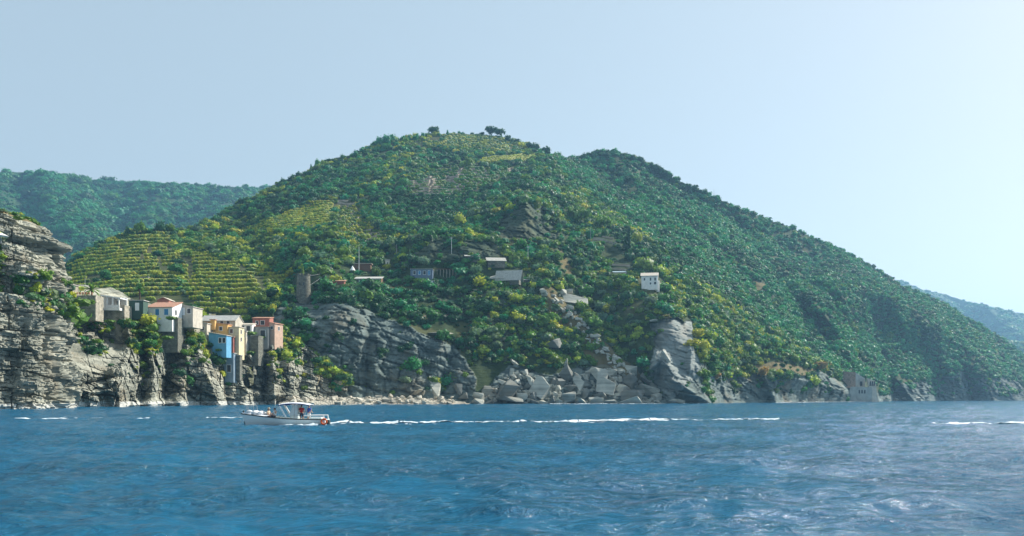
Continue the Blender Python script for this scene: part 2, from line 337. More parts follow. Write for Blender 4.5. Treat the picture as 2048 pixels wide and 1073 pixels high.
PATHP = [[(1085, 568), (1112, 584), (1160, 636), (1195, 674), (1235, 708), (1300, 766), (1236, 772), (1168, 708), (1112, 648), (1076, 596)], [(1120, 500), (1150, 540), (1140, 560), (1110, 520)], [(340, 480), (352, 480), (350, 520), (338, 522)], [(1510, 560), (1530, 572), (1522, 586), (1508, 576)],
 [(1640, 740), (1610, 735), (1560, 722), (1500, 735), (1500, 745), (1600, 750)]]
V1 = [(122, 560), (160, 522), (212, 494), (265, 472), (345, 466), (352, 500), (345, 540), (362, 600), (380, 625), (300, 640), (130, 640)]
V2 = [(364, 485), (400, 505), (470, 528), (575, 550), (572, 572), (540, 578), (520, 600), (480, 640), (400, 640), (372, 590), (358, 540)]
V3 = [(450, 466), (520, 450), (600, 415), (640, 402), (665, 402), (668, 450), (640, 456), (560, 462), (500, 470)]
V3b = [(670, 402), (712, 402), (728, 436), (770, 470), (780, 482), (740, 482), (700, 474), (676, 455)]
V4 = [(850, 278), (900, 270), (1000, 275), (1045, 300), (1030, 308), (960, 305), (900, 300), (850, 296)]
V5 = [(965, 318), (1040, 312), (1080, 312), (1040, 326), (960, 328)]
V6 = [(815, 362), (900, 335), (1000, 340), (1045, 332), (1020, 352), (960, 385), (900, 398), (820, 392)]
VINES = [V1, V2, V3, V3b, V4, V5, V6]
def soft(px, py, polys, j=5., seed=1):
    nx = px+fbm(px, py, py*0, 26, 3, seed)*j*2.2; ny = py+fbm(px+300, py, py*0, 22, 3, seed)*j*2
    r = np.zeros(px.shape, bool)
    for p in polys: r |= inpoly(nx, ny, p)
    return r.astype(float)
def main_masks(px, py, X, Y, Z):
    rock = soft(px, py, ROCKP, 5, 1); path = soft(px, py, PATHP, 3, 2)
    shore = (Z < 5+fbm(X, Y, Z, 12, 3, 8)*5).astype(float)
    rock = np.maximum(rock*np.where(soft(px, py, [ROCKP[1], ROCKP[2], ROCKP[6]], 5, 1) > 0, .22, 1), shore)  # notch, face and bluff: shade and browner rock painted as dark ground colour
    v = soft(px, py, VINES, 1.5, 3)
    rock_=rock
    dry = np.clip(path*.45+v*.10+(fbm(X, Y, Z, 30, 3, 9) > .32)*.12, 0, 1)
    pale = (inpoly(px, py, [(1300, 640), (1385, 640), (1400, 745), (1345, 800), (1300, 760)])).astype(float)*.35
    return dict(rock=np.where(path > 0, rock*.4, rock), dry=dry, pale=pale, v=v)
def main_disp(px, py, X, Y, Z):
    rock = np.maximum(soft(px, py, ROCKP, 5, 1), (Z < 6)*1.)
    w, e = worley(X, Y*1.3, Z*1.4+.25*X, 17, 3); w2, e2 = worley(X, Y, Z*1.6+.3*X, 5.5, 13)
    far = np.clip(Y/450., 1, 2.2)
    bed = Z*.9+.22*X+fbm(X, Y, Z, 18, 2, 21)*3
    strat = (np.abs((bed/3.1) % 1-.5)*2)**.6
    dr = w*1.1+w2*.5+np.clip(.10-e, 0, .10)*12+blocks(X, Y, Z, 6, 15)*1.5+blocks(X, Y, Z, 1.7, 5, s=7)*.8+fbm(X, Y, Z, 9, 4, 31)*1.4
    dg = fbm(X, Y, Z, 55, 4, 41)*9+fbm(X, Y, Z, 14, 3, 42)*2.2
    lim = np.clip((Z+4)/10, .3, 1)*(1-.4*inpoly(px, py, [(1312, 640), (1388, 640), (1392, 760), (1350, 745), (1325, 700)]))
    return dr*rock*far*lim+dg*(1-rock)*np.clip(Z/25, 0, 1)*far
MAIN = sheet('hill', -160, 2260, 2.0, RIDGE, RBF(MAINC), 330, 16, (330, 150), MAIN_SHAPES, M['hill'], disp=main_disp, masks=main_masks)
# ---- village promontory in front, on the left
E_R = [(60, 585), (100, 592), (125, 588), (190, 617), (215, 626), (250, 646), (300, 646), (320, 655), (380, 644), (400, 664), (430, 695), (455, 712), (480, 712), (500, 705), (520, 702), (550, 684), (562, 660), (610, 690), (640, 716), (680, 742), (720, 768), (760, 798), (800, 815)]
E_C = [(60, 815, 225), (100, 815, 240), (100, 590, 262), (150, 815, 250), (150, 742, 254), (150, 690, 276), (150, 684, 280), (150, 600, 285), (200, 815, 260), (230, 742, 266), (240, 696, 290), (240, 650, 297), (300, 815, 285), (300, 700, 296), (300, 646, 304), (400, 815, 310), (400, 730, 318), (390, 650, 330), (450, 815, 326), (460, 750, 332), (460, 712, 338), (520, 815, 342), (520, 760, 348), (520, 702, 356), (560, 815, 352), (580, 790, 354), (575, 725, 360), (590, 700, 372), (560, 660, 372), (640, 815, 364), (640, 760, 368), (640, 716, 380), (700, 815, 376), (700, 770, 384), (780, 812, 392), (800, 820, 394)]
E_S = [([(255, 655), (262, 690), (232, 760), (240, 815)], 7, 24), ([(278, 660), (290, 740), (280, 815)], -6, 16), ([(300, 690), (310, 740), (300, 815)], 5, 16), ([(350, 660), (335, 740), (330, 812)], -8, 22), ([(395, 700), (410, 740), (440, 812)], 9, 34), ([(375, 690), (370, 760), (360, 812)], 4, 18), ([(448, 740), (455, 812)], -6, 14), ([(500, 705), (490, 812)], 4, 20), ([(545, 690), (550, 812)], 6, 14), ([(530, 730), (525, 800)], -5, 10), ([(520, 790), (600, 790), (640, 800)], 4, 14),
 ([(125, 600), (118, 700), (120, 815)], -10, 18), ([(160, 770), (240, 752)], -4, 8), ([(140, 790), (220, 780)], 3, 7), ([(650, 730), (690, 770)], 5, 18), ([(610, 720), (600, 790)], -4, 14), ([(270, 810), (360, 806)], 6, 12), ([(590, 710), (575, 725)], 4, 18)]
def e_disp(px, py, X, Y, Z):
    w, e = worley(X, Y*1.2, Z*1.5+.3*X, 9, 23); w2, e2 = worley(X*.8, Y, Z*2.2+.5*X, 3.4, 33)
    bed = Z*1.+.25*X+fbm(X, Y, Z, 14, 2, 51)*2.5; strat = (np.abs((bed/1.7) % 1-.5)*2)**.6
    slab = inpoly(px, py, [(122, 742), (122, 690), (150, 678), (255, 690), (258, 705), (215, 745)])*.6
    d = w*1.8+w2*.5+np.clip(.10-e, 0, .10)*14+blocks(X, Y, Z, 5, 9, .3)*1.7+blocks(X, Y, Z, 1.2, 3.2, .3, 7)*.75+blocks(X, Y, Z, .55, 1.6, .3, 17)*.3+fbm(X, Y, Z, 6, 4, 61)*1.2
    return d*(1-slab)*np.clip((Z+5)/9, .35, 1)
def e_masks(px, py, X, Y, Z):
    n = fbm(X, Y, Z, 9, 3, 71); g = soft(px, py, [[(255, 640), (320, 650), (310, 690), (262, 700)], [(110, 585), (130, 585), (125, 680), (112, 690)], [(370, 640), (400, 655), (400, 700), (375, 690)], [(560, 660), (600, 690), (590, 720), (560, 715)]], 4, 5)
    return dict(rock=1-np.clip(g*.8+(n > .36)*.7*(Z > 6), 0, 1), dry=np.clip((fbm(X, Y, Z, 14, 3, 73) > .2)*.5, 0, 1), pale=((Z < 1.6)*.9+inpoly(px, py, [(122, 742), (122, 690), (150, 678), (255, 690), (258, 705), (215, 745)])*.0))
PROM = sheet('cliff', 60, 800, 1.3, E_R, RBF(E_C), 190, 14, (95, -14), E_S, M['cliff'], disp=e_disp, masks=e_masks)
# ---- the tall rock stack at the left edge: a closed block
def stack():
    ys = np.arange(431, 838, 1.5); nr = len(ys)
    xr = np.interp(ys, [431, 433, 437, 444, 455, 472, 476, 482, 492, 498, 520, 545, 570, 600, 640, 700, 760, 815, 838], [8, 28, 50, 62, 70, 74, 100, 113, 116, 102, 104, 112, 118, 110, 112, 116, 120, 124, 126])
    xl = np.full(nr, -230.); nth = 420
    th = np.linspace(0, 2*PI, nth, endpoint=False)[None, :]
    ct, st = np.cos(th), np.sin(th); e = .55
    u = np.sign(ct)*np.abs(ct)**e; v = np.sign(st)*np.abs(st)**e
    cx = ((xr+xl)/2)[:, None]; hw = ((xr-xl)/2)[:, None]
    px = cx+hw*u; py = np.broadcast_to(ys[:, None], px.shape)
    D0 = 222+np.interp(ys, [431, 480, 600, 838], [14, 10, 4, -4])[:, None]
    D = D0-16*v
    D = D-3*np.clip(1-np.abs(px-62)/16, 0, 1)*(py > 600)*(v > 0)-4*np.clip(1-np.abs(px-8)/22, 0, 1)*(v > 0)+4*np.clip(1-np.abs(px-34)/16, 0, 1)*(v > 0)
    D = D-5*np.clip(1-linedist(px, py, [(20, 640), (20, 720)])/26, 0, 1)*(v > 0)
    X = (px-X0)/F*D0; Y = D; Z = CH+(Y0-py)/F*D0
    w, ed = worley(X, Y, Z*1.6+.2*X, 7, 43); w2, e2 = worley(X, Y, Z*2.4+.3*X, 2.6, 53)
    strat = (np.abs(((Z+.2*X+fbm(X, Y, Z, 12, 2, 55)*2)/1.5) % 1-.5)*2)**.6
    d = w*.9+fbm(X, Y, Z, 8, 4, 57)*2.2+blocks(X, Y, Z, 4.5, 7, .15)*1.4+blocks(X, Y, Z, 1.0, 2.6, .15, 7)*.7+blocks(X, Y, Z, .45, 1.2, .15, 17)*.3
    nrmx, nrmy = ct, -st
    X = X-nrmx*d*.8; Y = Y-nrmy*d*-1*-1; Z = Z+fbm(X, Y, Z, 4, 3, 59)*.25
    V = np.stack([X, Y, Z], -1).reshape(-1, 3); top = V[:nth].mean(0)+np.array([0, 0, 1.0])
    V = np.vstack([V, top[None]])
    q = gridfaces(nr, nth, True); me = npmesh('cliff', V, q, False)
    bm = bmesh.new(); bm.from_mesh(me); bm.verts.ensure_lookup_table(); tv = bm.verts[len(V)-1]
    for i in range(nth):
        try: bm.faces.new((bm.verts[i], bm.verts[(i+1) % nth], tv))
        except ValueError: pass
    bmesh.ops.recalc_face_normals(bm, faces=bm.faces); bm.to_mesh(me); bm.free()
    n = np.append((fbm(X, Y, Z, 6, 3, 75) > .25).ravel(), True)
    pxf = np.append(px.ravel(), 0); pyf = np.append(np.array(py).ravel(), 431)
    g = inpoly(pxf, pyf, [(-240, 490), (60, 490), (70, 560), (60, 625), (-240, 640)])*.5*n+(pyf < 445)*.9
    setattrf(me, 'rock', 1-np.clip(g, 0, 1)); setattrf(me, 'dry', np.full(len(V), .5)); setattrf(me, 'pale', (V[:, 2] < 1.4)*.9)
    o = link('cliff', me, M['cliff']); tag(o, kind='structure'); 
    S = Sheet(); S.X, S.Y, S.Z, S.px, S.py = X, Y, Z, px, np.array(py); return S
STACK = stack()
def stackpt(px, py):
    """front of the stack at a pixel"""
    m = (STACK.Y < 222+12)
    d = np.hypot(STACK.px-px, STACK.py-py)+np.where(STACK.Y < 226, 0, 40)
    i = np.unravel_index(np.argmin(d), d.shape); return Vector((STACK.X[i], STACK.Y[i], STACK.Z[i]))
# ---- far hills
LH = [(-300, 352), (0, 345), (60, 344), (130, 352), (190, 361), (250, 368), (330, 367), (440, 375), (545, 376), (700, 382), (900, 420)]
LC = [(-300, 810, 1000), (0, 810, 1000), (300, 810, 1000), (900, 810, 1100), (-300, 352, 1900), (0, 345, 1900), (250, 368, 2050), (545, 376, 2100), (900, 420, 2100), (-300, 560, 1300), (100, 560, 1280), (300, 560, 1350), (500, 520, 1500), (900, 560, 1500), (200, 440, 1600), (100, 440, 1550), (400, 440, 1750)]
LS = [([(150, 352), (215, 420), (240, 470), (240, 540)], -150, 70), ([(90, 350), (165, 420), (200, 500), (215, 560)], 70, 60), ([(330, 372), (300, 420), (270, 480)], 60, 50), ([(40, 350), (60, 430), (90, 520)], -60, 50), ([(420, 376), (380, 440), (340, 470)], -60, 40), ([(480, 376), (440, 430)], 40, 40), ([(0, 350), (10, 430)], 50, 50)]
def far_disp(px, py, X, Y, Z):
    w, e = worley(X, Y, Z, 16, 83)
    return fbm(X, Y, Z, 260, 4, 81)*55+fbm(X, Y, Z, 60, 3, 82)*12+w*4+e*-6
LEFT = sheet('distant_hill', -300, 900, 3.0, LH, RBF(LC), 150, 6, (500, 160), LS, M['far'], disp=far_disp)
RH = [(1700, 545), (1800, 562), (1850, 581), (1900, 593), (1960, 609), (2000, 619), (2048, 629), (2150, 660), (2350, 720), (2500, 790)]
RC = [(1700, 800, 2300), (2048, 800, 2300), (2500, 800, 2400), (1700, 545, 3300), (1850, 581, 3200), (2048, 629, 3100), (2500, 790, 2700), (1900, 700, 2600), (2200, 720, 2600)]
RS = [([(1900, 600), (1960, 650), (2010, 720)], -140, 50), ([(1970, 615), (2040, 670)], 120, 50), ([(2040, 640), (2100, 700)], -100, 40)]
RIGHT = sheet('distant_hill', 1700, 2500, 3.0, RH, RBF(RC), 90, 5, (500, 120), RS, M['far'], disp=far_disp)
CH_ = [(1850, 670), (1950, 680), (2010, 684), (2048, 689), (2150, 712), (2300, 760), (2400, 797)]
CC = [(1850, 800, 1900), (2400, 800, 2000), (1850, 670, 2000), (2048, 689, 2030), (2400, 797, 2050), (2150, 712, 2040)]
SHADOW_HILL = sheet('shadow_hill', 1850, 2400, 3.0, CH_, RBF(CC), 50, 5, (300, 90), [], M['far'], disp=far_disp)  # added low hill standing in for the shadowed foot of the far slope
# ------------------------------------------------------------------ plants
def ico(sub):
    bm = bmesh.new(); bmesh.ops.create_icosphere(bm, subdivisions=sub, radius=1); V = np.array([v.co[:] for v in bm.verts]); Fc = np.array([[v.index for v in f.verts] for f in bm.faces]); bm.free(); return V, Fc
ICO1, ICO2 = ico(1), ico(2)
def crown_mesh(name, seed, lumps, nleaf=150, leaf=.13, core=.86):
    """leaf clumps: small leaf faces through the volume of several uneven lobes (cx,cy,cz,rx,ry,rz)"""
    rng = np.random.default_rng(seed); V = []; Q = []; n = 0
    Vi, Fi = ICO1
    for l in lumps:
        c = np.array(l[:3]); r = np.array(l[3:])
        w = Vi*(1+rng.uniform(-.22, .18, len(Vi)))[:, None]*core; v = w*r+c
        V.append(v); Q.append(np.c_[Fi, Fi[:, 2]]+n); n += len(v)
        m = max(6, int(nleaf*(r[0]*r[2])/sum(a[3]*a[5] for a in lumps)))
        d = rng.normal(size=(m, 3)); d /= np.linalg.norm(d, axis=1)[:, None]
        rad = rng.uniform(.74, 1.16, m)[:, None]
        p = c+d*r*rad*(1+.25*vnoise(d[:, 0]*2.3+seed, d[:, 1]*2.3, d[:, 2]*2.3, seed))[:, None]
        nn = d+rng.normal(size=(m, 3))*.55; nn /= np.linalg.norm(nn, axis=1)[:, None]
        a = np.cross(nn, rng.normal(size=(m, 3))); a /= np.linalg.norm(a, axis=1)[:, None]; b = np.cross(nn, a)
        s = (leaf*rng.uniform(.6, 1.5, m))[:, None]; a *= s; b *= s*rng.uniform(.5, .9, m)[:, None]
        q = np.stack([p-a, p-b*.9, p+a, p+b], 1).reshape(-1, 3); V.append(q)
        Q.append(np.arange(m*4).reshape(-1, 4)+n); n += m*4
    V = np.vstack(V); Q = np.vstack(Q)
    tri = Q[:, 2] == Q[:, 3]
    me = bpy.data.meshes.new(name); fs = [tuple(q[:3]) if t else tuple(q) for q, t in zip(Q.tolist(), tri)]
    me.from_pydata(V.tolist(), [], fs); me.materials.append(M['leaf']); return me
def lobes(seed, k, spread=.55, r=(.34, .62), flat=.8, zc=.55):
    rg = random.Random(seed); out = [(0, 0, zc, .62, .62, .55)]
    for i in range(k):
        a = rg.uniform(0, 2*PI); d = rg.uniform(.3, 1)*spread; q = rg.uniform(*r)
        out.append((math.cos(a)*d, math.sin(a)*d, zc+rg.uniform(-.25, .32), q, q*rg.uniform(.85, 1.15), q*flat))
    return out
CROWNS = [crown_mesh('leaves', 100+i, lobes(100+i, 5+i % 3, flat=.75+.1*(i % 3)), 170, .13) for i in range(7)]
def pine_lobes(seed):
    rg = random.Random(seed); out = []
    for i in range(13):
        a = i*2.4; d = .15+.72*math.sqrt(i/13); out.append((math.cos(a)*d, math.sin(a)*d, .16*rg.uniform(-.6, 1)-.18*d*d, .33, .33, .17))
    return out
PINE = [crown_mesh('pine_needles', 200+i, pine_lobes(200+i), 520, .075, .8) for i in range(3)]
CONIFER = crown_mesh('conifer_needles', 230, [(0, 0, z*.1, .33*(1-z*.1)+.05, .33*(1-z*.1)+.05, .1) for z in range(1, 10)], 360, .05)
CYPRESS = crown_mesh('cypress_leaves', 240, [(0.02*math.sin(z), 0, .08+z*.1, .13*math.sin(PI*(.12+.8*z/9))+.02, .13*math.sin(PI*(.12+.8*z/9))+.02, .12) for z in range(9)], 380, .04)
VINE = crown_mesh('vine_leaves', 250, [(0, 0, .45, .6, .45, .42), (.5, 0, .5, .4, .4, .36), (-.45, .05, .42, .45, .4, .38)], 40, .2)
def trunk_mesh(seed, h=1., r=.07, limbs=4, top=.35):
    rg = random.Random(seed); mb = MB(); p = Vector((0, 0, -.12)); n = 3
    for i in range(n):
        q = Vector((rg.uniform(-.04, .04)*(i+1), rg.uniform(-.04, .04)*(i+1), h*(i+1)/n)); mb.tube(p, q, r*(1-.22*i), r*(1-.22*(i+1)), 7); p = q
    for i in range(limbs):
        a = i*2*PI/limbs+rg.uniform(-.4, .4); mb.tube(p-Vector((0, 0, .12*h)), p+Vector((math.cos(a)*top, math.sin(a)*top, top*.45)), r*.45, r*.15, 6)
    bmesh.ops.recalc_face_normals(mb.bm, faces=mb.bm.faces); me = bpy.data.meshes.new('trunk'); mb.bm.to_mesh(me); mb.bm.free(); me.materials.append(M['bark']); return me
TRUNKS = [trunk_mesh(300+i) for i in range(3)]
GREENS = dict(dark=(.020, .088, .034), mid=(.045, .175, .045), teal=(.026, .195, .085), olive=(.105, .20, .032), yellow=(.32, .37, .04), pale=(.12, .20, .11), rust=(.24, .17, .05), vivid=(.03, .21, .07))
TINTNAME = dict(dark='dark green', mid='mid green', teal='bluish green', olive='olive green', yellow='yellowish', pale='pale grey-green', rust='rusty brown', vivid='bright green')
def vary(c, s=.22):
    k = 1+random.uniform(-s, s); return (c[0]*k*random.uniform(.85, 1.2), c[1]*k, c[2]*k*random.uniform(.8, 1.2))
def set_tint(o, c): o['tint'] = [float(v) for v in c]
# ---- palette weights over the slope
def palette(px, py):
    bd = np.interp(px, [1080, 1110, 1200, 1300, 1400, 1500, 1600, 1680], [300, 340, 405, 480, 565, 625, 700, 745])
    if px > 1690 or (px > 1080 and py < bd): return ('teal', 'teal', 'mid', 'vivid', 'teal', 'dark', 'olive' if random.random() < .25 else 'teal')
    if px > 1150 and py < bd+150: return ('olive', 'yellow' if random.random() < .6 else 'olive', 'mid', 'mid', 'dark', 'olive', 'teal')
    if px > 1380: return ('olive', 'mid', 'olive', 'yellow' if random.random() < .5 else 'mid', 'mid', 'dark', 'rust' if py > 715 and random.random() < .4 else 'olive')
    if px > 940 and py > 480: return ('mid', 'dark', 'mid', 'olive', 'olive', 'teal', 'pale')
    if px < 560 and py > 440: return ('olive', 'mid', 'dark', 'olive', 'yellow', 'mid')
    if py < 300: return ('olive', 'mid', 'teal', 'yellow')
    return ('dark', 'mid', 'dark', 'teal', 'mid', 'teal', 'olive' if random.random() < .6 else 'mid', 'pale' if random.random() < .35 else 'dark')
CLEAR = []   # (px, py, rx, ry) kept clear of shrubs
def scatter(S, n, rmean, dens, rows=None, seed=0):
    rng = np.random.default_rng(seed); nr = (rows or S.nr)-1
    A = np.stack([S.X, S.Y, S.Z], -1)
    a = A[1:nr+1, :-1]-A[:nr, :-1]; b = A[:nr, 1:]-A[:nr, :-1]
    area = np.linalg.norm(np.cross(a, b), axis=-1)
    w = area*dens(S.px[:nr, :-1], S.py[:nr, :-1], S.X[:nr, :-1], S.Y[:nr, :-1], S.Z[:nr, :-1], area, nr)
    c = np.cumsum(w.ravel()); idx = np.searchsorted(c, rng.uniform(0, c[-1], n)); i, j = np.unravel_index(idx, w.shape)
    u, v = rng.uniform(size=(2, n))[:, :, None]
    p = A[i, j]+a[i, j]*u+b[i, j]*v
    px = S.px[i, j]; py = S.py[i, j]; out = []
    for k in range(n):
        if any(((px[k]-q[0])/q[2])**2+((py[k]-q[1])/q[3])**2 < 1.1 for q in CLEAR): continue
        r = rmean*math.exp(rng.normal(0, .5)); out.append([p[k, 0], p[k, 1], p[k, 2], r, float(px[k]), float(py[k])])
    return out
def gn_scatter(name, templates, P_, label, cat):
    """P_: list of (x,y,z, sx,sy,sz, rz, idx, tint)"""
    me = bpy.data.meshes.new(name); me.vertices.add(len(P_)); me.vertices.foreach_set('co', np.array([p[:3] for p in P_], np.float32).ravel())
    for nm, arr in (('rot', [(p[9] if len(p) > 9 else 0, 0, p[6]) for p in P_]), ('scl', [p[3:6] for p in P_]), ('tint', [p[8] for p in P_])):
        a = me.attributes.new(nm, 'FLOAT_VECTOR', 'POINT'); a.data.foreach_set('vector', np.array(arr, np.float32).ravel())
    a = me.attributes.new('pick', 'INT', 'POINT'); a.data.foreach_set('value', np.array([p[7] for p in P_], np.int32))
    o = link(name, me); tag(o, label, cat, kind='stuff')
    ng = bpy.data.node_groups.new(name, 'GeometryNodeTree'); ng.interface.new_socket('Geometry', in_out='INPUT', socket_type='NodeSocketGeometry'); ng.interface.new_socket('Geometry', in_out='OUTPUT', socket_type='NodeSocketGeometry')
    gi = ng.nodes.new('NodeGroupInput'); go = ng.nodes.new('NodeGroupOutput'); ip = ng.nodes.new('GeometryNodeInstanceOnPoints'); jn = ng.nodes.new('GeometryNodeJoinGeometry')
    for t in reversed(templates):
        oi = ng.nodes.new('GeometryNodeObjectInfo'); oi.transform_space = 'ORIGINAL'; oi.inputs['Object'].default_value = t; oi.inputs['As Instance'].default_value = False
        g2 = ng.nodes.new('GeometryNodeGeometryToInstance'); ng.links.new(oi.outputs['Geometry'], g2.inputs[0]); ng.links.new(g2.outputs[0], jn.inputs[0])
    def na(nm, ty):
        n = ng.nodes.new('GeometryNodeInputNamedAttribute'); n.data_type = ty; n.inputs['Name'].default_value = nm; return n.outputs['Attribute']
    ng.links.new(gi.outputs[0], ip.inputs['Points']); ng.links.new(jn.outputs[0], ip.inputs['Instance']); ip.inputs['Pick Instance'].default_value = True
    ng.links.new(na('pick', 'INT'), ip.inputs['Instance Index']); ng.links.new(na('rot', 'FLOAT_VECTOR'), ip.inputs['Rotation']); ng.links.new(na('scl', 'FLOAT_VECTOR'), ip.inputs['Scale'])
    ng.links.new(ip.outputs[0], go.inputs[0]); md = o.modifiers.new('scatter', 'NODES'); md.node_group = ng
    return o
CLEAR += [(1300, 570, 28, 22), (737, 566, 34, 14), (607, 574, 22, 32), (868, 549, 56, 14), (1012, 552, 42, 14), (985, 520, 34, 9), (1150, 598, 44, 17), (1708, 779, 44, 19), (725, 537, 28, 10), (775, 526, 12, 10), (843, 455, 22, 6),
 (345, 612, 46, 20), (430, 660, 35, 30), (470, 660, 22, 30), (528, 648, 26, 22), (500, 690, 20, 20), (465, 722, 18, 24), (225, 602, 20, 14), (165, 600, 32, 14), (130, 575, 20, 14), (228, 630, 34, 18), (275, 610, 24, 12), (336, 650, 20, 32), (1003, 795, 60, 40), (1225, 512, 30, 10), (1225, 552, 16, 6), (1205, 482, 26, 6), (1245, 535, 26, 16), (880, 664, 22, 8)]
def dens_main(px, py, X, Y, Z, area, nr):
    rock = MAIN.m['rock'][:nr, :-1]; v = MAIN.m['v'][:nr, :-1]; pth = soft(px, py, PATHP, 3, 2)
    d = np.where(rock > .3, .05+(fbm(X, Y, Z, 16, 3, 90) > .25)*.35, 1.)
    d = np.where(soft(px, py, [ROCKP[1], ROCKP[2]], 5, 1) > 0, .1, d); d = np.where(soft(px, py, [ROCKP[6]], 5, 1) > 0, .5, d); d = np.where(MAIN.m['pale'][:nr, :-1] > .3, .02, d); d = np.where(v > .5, .012, d); d = np.where(pth > 0, .1, d)
    d *= np.where(Z < 5, .06, 1); d *= (px > 100)*(px < 2110)
    d *= np.clip(.55+fbm(X, Y, Z, 35, 3, 91)*1.6, .3, 1.5)
    d *= ~((px < 560) & (py > 660))
    d *= np.where(inpoly(px, py, [(940, 735), (1010, 730), (1060, 740), (1180, 730), (1290, 780), (1290, 830), (900, 830)]), .05, 1)
    d *= np.clip(620/Y, .45, 1.2)
    d *= np.where(inpoly(px, py, V6), .3, 1)
    return d
def dens_prom(px, py, X, Y, Z, area, nr):
    g = soft(px, py, [[(255, 632), (322, 640), (312, 700), (262, 712)], [(105, 585), (135, 585), (128, 690), (108, 720)], [(370, 632), (410, 650), (402, 705), (372, 695)], [(550, 655), (610, 690), (590, 725), (545, 715)], [(640, 720), (700, 755), (690, 770), (630, 745)], [(130, 618), (200, 630), (230, 660), (200, 665), (140, 632)]], 4, 5)
    top = (Z > 15)*(fbm(X, Y, Z, 9, 3, 92) > .12)*.25
    return (g*1.+top+.02)*(Z > 6)
POOL = [q+['m'] for q in scatter(MAIN, 46000, 2.05, dens_main, rows=MAIN.nrow+6, seed=1)]
for q in POOL:
    q[3] = min(q[3]*(1+.45*min(max((q[1]-550)/500, 0), 1)), 4.6)
POOL += [q+['p'] for q in scatter(PROM, 1700, 1.15, dens_prom, rows=PROM.nrow+8, seed=2)]
def dens_stack(px, py, X, Y, Z, area, nr):
    return (inpoly(px, py, [(-240, 490), (62, 490), (72, 560), (60, 625), (-240, 640)])*(Y < 224)*1.+(py < 440)*.35+(inpoly(px, py, [(95, 560), (125, 560), (122, 625), (90, 625)])*.6))*(py < 700)
STACK.nr = STACK.X.shape[0]; POOL += [q+['s'] for q in scatter(STACK, 2200, .85, dens_stack, seed=3)]
def eclass(q):
    px, py, k = q[4], q[5], q[6]
    if k == 's': t = random.choice(('pale', 'olive', 'pale', 'mid', 'yellow'))
    elif k == 'p': t = random.choice(('yellow', 'olive', 'olive', 'mid', 'dark', 'yellow'))
    else:
        t = random.choice(palette(px, py)); z = float(fbm(q[0], q[1], q[2], 42, 2, 97)); back = px > 1690 or (px > 1080 and py < np.interp(px, [1080, 1110, 1200, 1300, 1400, 1500, 1600, 1680], [300, 340, 405, 480, 565, 625, 700, 745]))
        if not back and z > .16 and random.random() < .5: t = random.choice(('olive', 'olive', 'olive', 'pale', 'yellow'))
        elif z < -.22 and random.random() < .6: t = 'dark'
    return t
LAND = [((0, 120), (425, 480), 'on the top of the tall left rock stack'), ((0, 125), (480, 900), 'on the face of the tall left rock stack'), ((125, 245), (590, 700), 'below the stone terraces of the cliff village'), ((245, 325), (600, 720), 'hanging between the stone bastions of the village'), ((325, 420), (600, 900), 'on the crag under the white house with blue shutters'), ((420, 560), (640, 900), 'on the rocks under the coloured houses'),
 ((545, 720), (640, 900), 'on the shaded sea cliff right of the pink house'), ((545, 640), (570, 645), 'around the ruined round tower'), ((640, 720), (560, 660), 'on the cliff edge below the tower slope'), ((700, 790), (560, 660), 'on the cliff edge below the long glazed shed'), ((790, 870), (556, 700), 'below the blue shed'), ((870, 960), (552, 640), 'below the vine pergola'), ((860, 960), (640, 720), 'beside the pale flat slab on the cliff'), ((960, 1060), (565, 660), 'below the big slate roofed shed'), ((960, 1080), (660, 900), 'on the dark bluff above the left boulders'),
 ((1080, 1180), (605, 690), 'on the rubble slope under the bare slabs'), ((1080, 1200), (690, 900), 'on the rubble slope just above the boulders'), ((1180, 1310), (580, 680), 'on the slope below the white hillside house'), ((1200, 1320), (680, 900), 'beside the pale sea buttress'), ((1310, 1420), (560, 660), 'above the pale quarried cliff face'), ((1400, 1560), (590, 900), 'on the olive spur above the sea cave'), ((1560, 1800), (590, 900), 'on the slope above the old concrete bunker'),
 ((1050, 1180), (480, 605), 'on the slope above the bare slabs'), ((1180, 1290), (480, 580), 'on the garden terraces left of the white hillside house'), ((1290, 1460), (440, 590), 'on the slope behind the white hillside house'), ((620, 820), (440, 560), 'on the scrub slope above the sheds'), ((820, 1000), (400, 556), 'around the dark bare rock face above the blue shed'), ((1000, 1150), (360, 480), 'around the dark rock scar of the upper slope'), ((380, 640), (440, 640), 'on the gully slope beside the lower vineyards')]
def region(px, py):
    for (a, b), (c, d), s in LAND:
        if a <= px < b and c <= py < d: return s
    if px > 1500: return 'on the long right-hand slope'
    return 'on the upper slope below the summit' if py < 420 else 'on the middle slope of the hill'
def visible(q):
    px, py, k = q[4], q[5], q[6]
    if not (5 < px < 2043): return False
    if k == 'm':
        e = np.interp(px, [p[0] for p in E_R], [p[1] for p in E_R]); 
        if px < 800 and py > e-6: return False
        return q[1] < 1300 and py < 800
    if k == 'p' and (px < 125): return False
    return py < 800 and not (k == 's' and q[1] > 226)
for q in POOL: q.append(eclass(q))
order = sorted([i for i, q in enumerate(POOL) if visible(q)], key=lambda i: -POOL[i][3]/POOL[i][1])
picked = []; grid = {}
for i in order:
    q = POOL[i]; key = (int(q[4]//14), int(q[5]//10))
    if key in grid or any(((q[4]-c[0])/c[2])**2+((q[5]-c[1])/c[3])**2 < 1.5 for c in CLEAR): continue
    grid[key] = 1; picked.append(i)
    if len(picked) >= 270: break
pset = set(picked)
LABELLED = []      # (object, base label, px) made unique at the end
def want(o, base, px, cat, group=None):
    o['category'] = cat
    if group: o['group'] = group
    LABELLED.append((o, base, px))
TEMPL = []
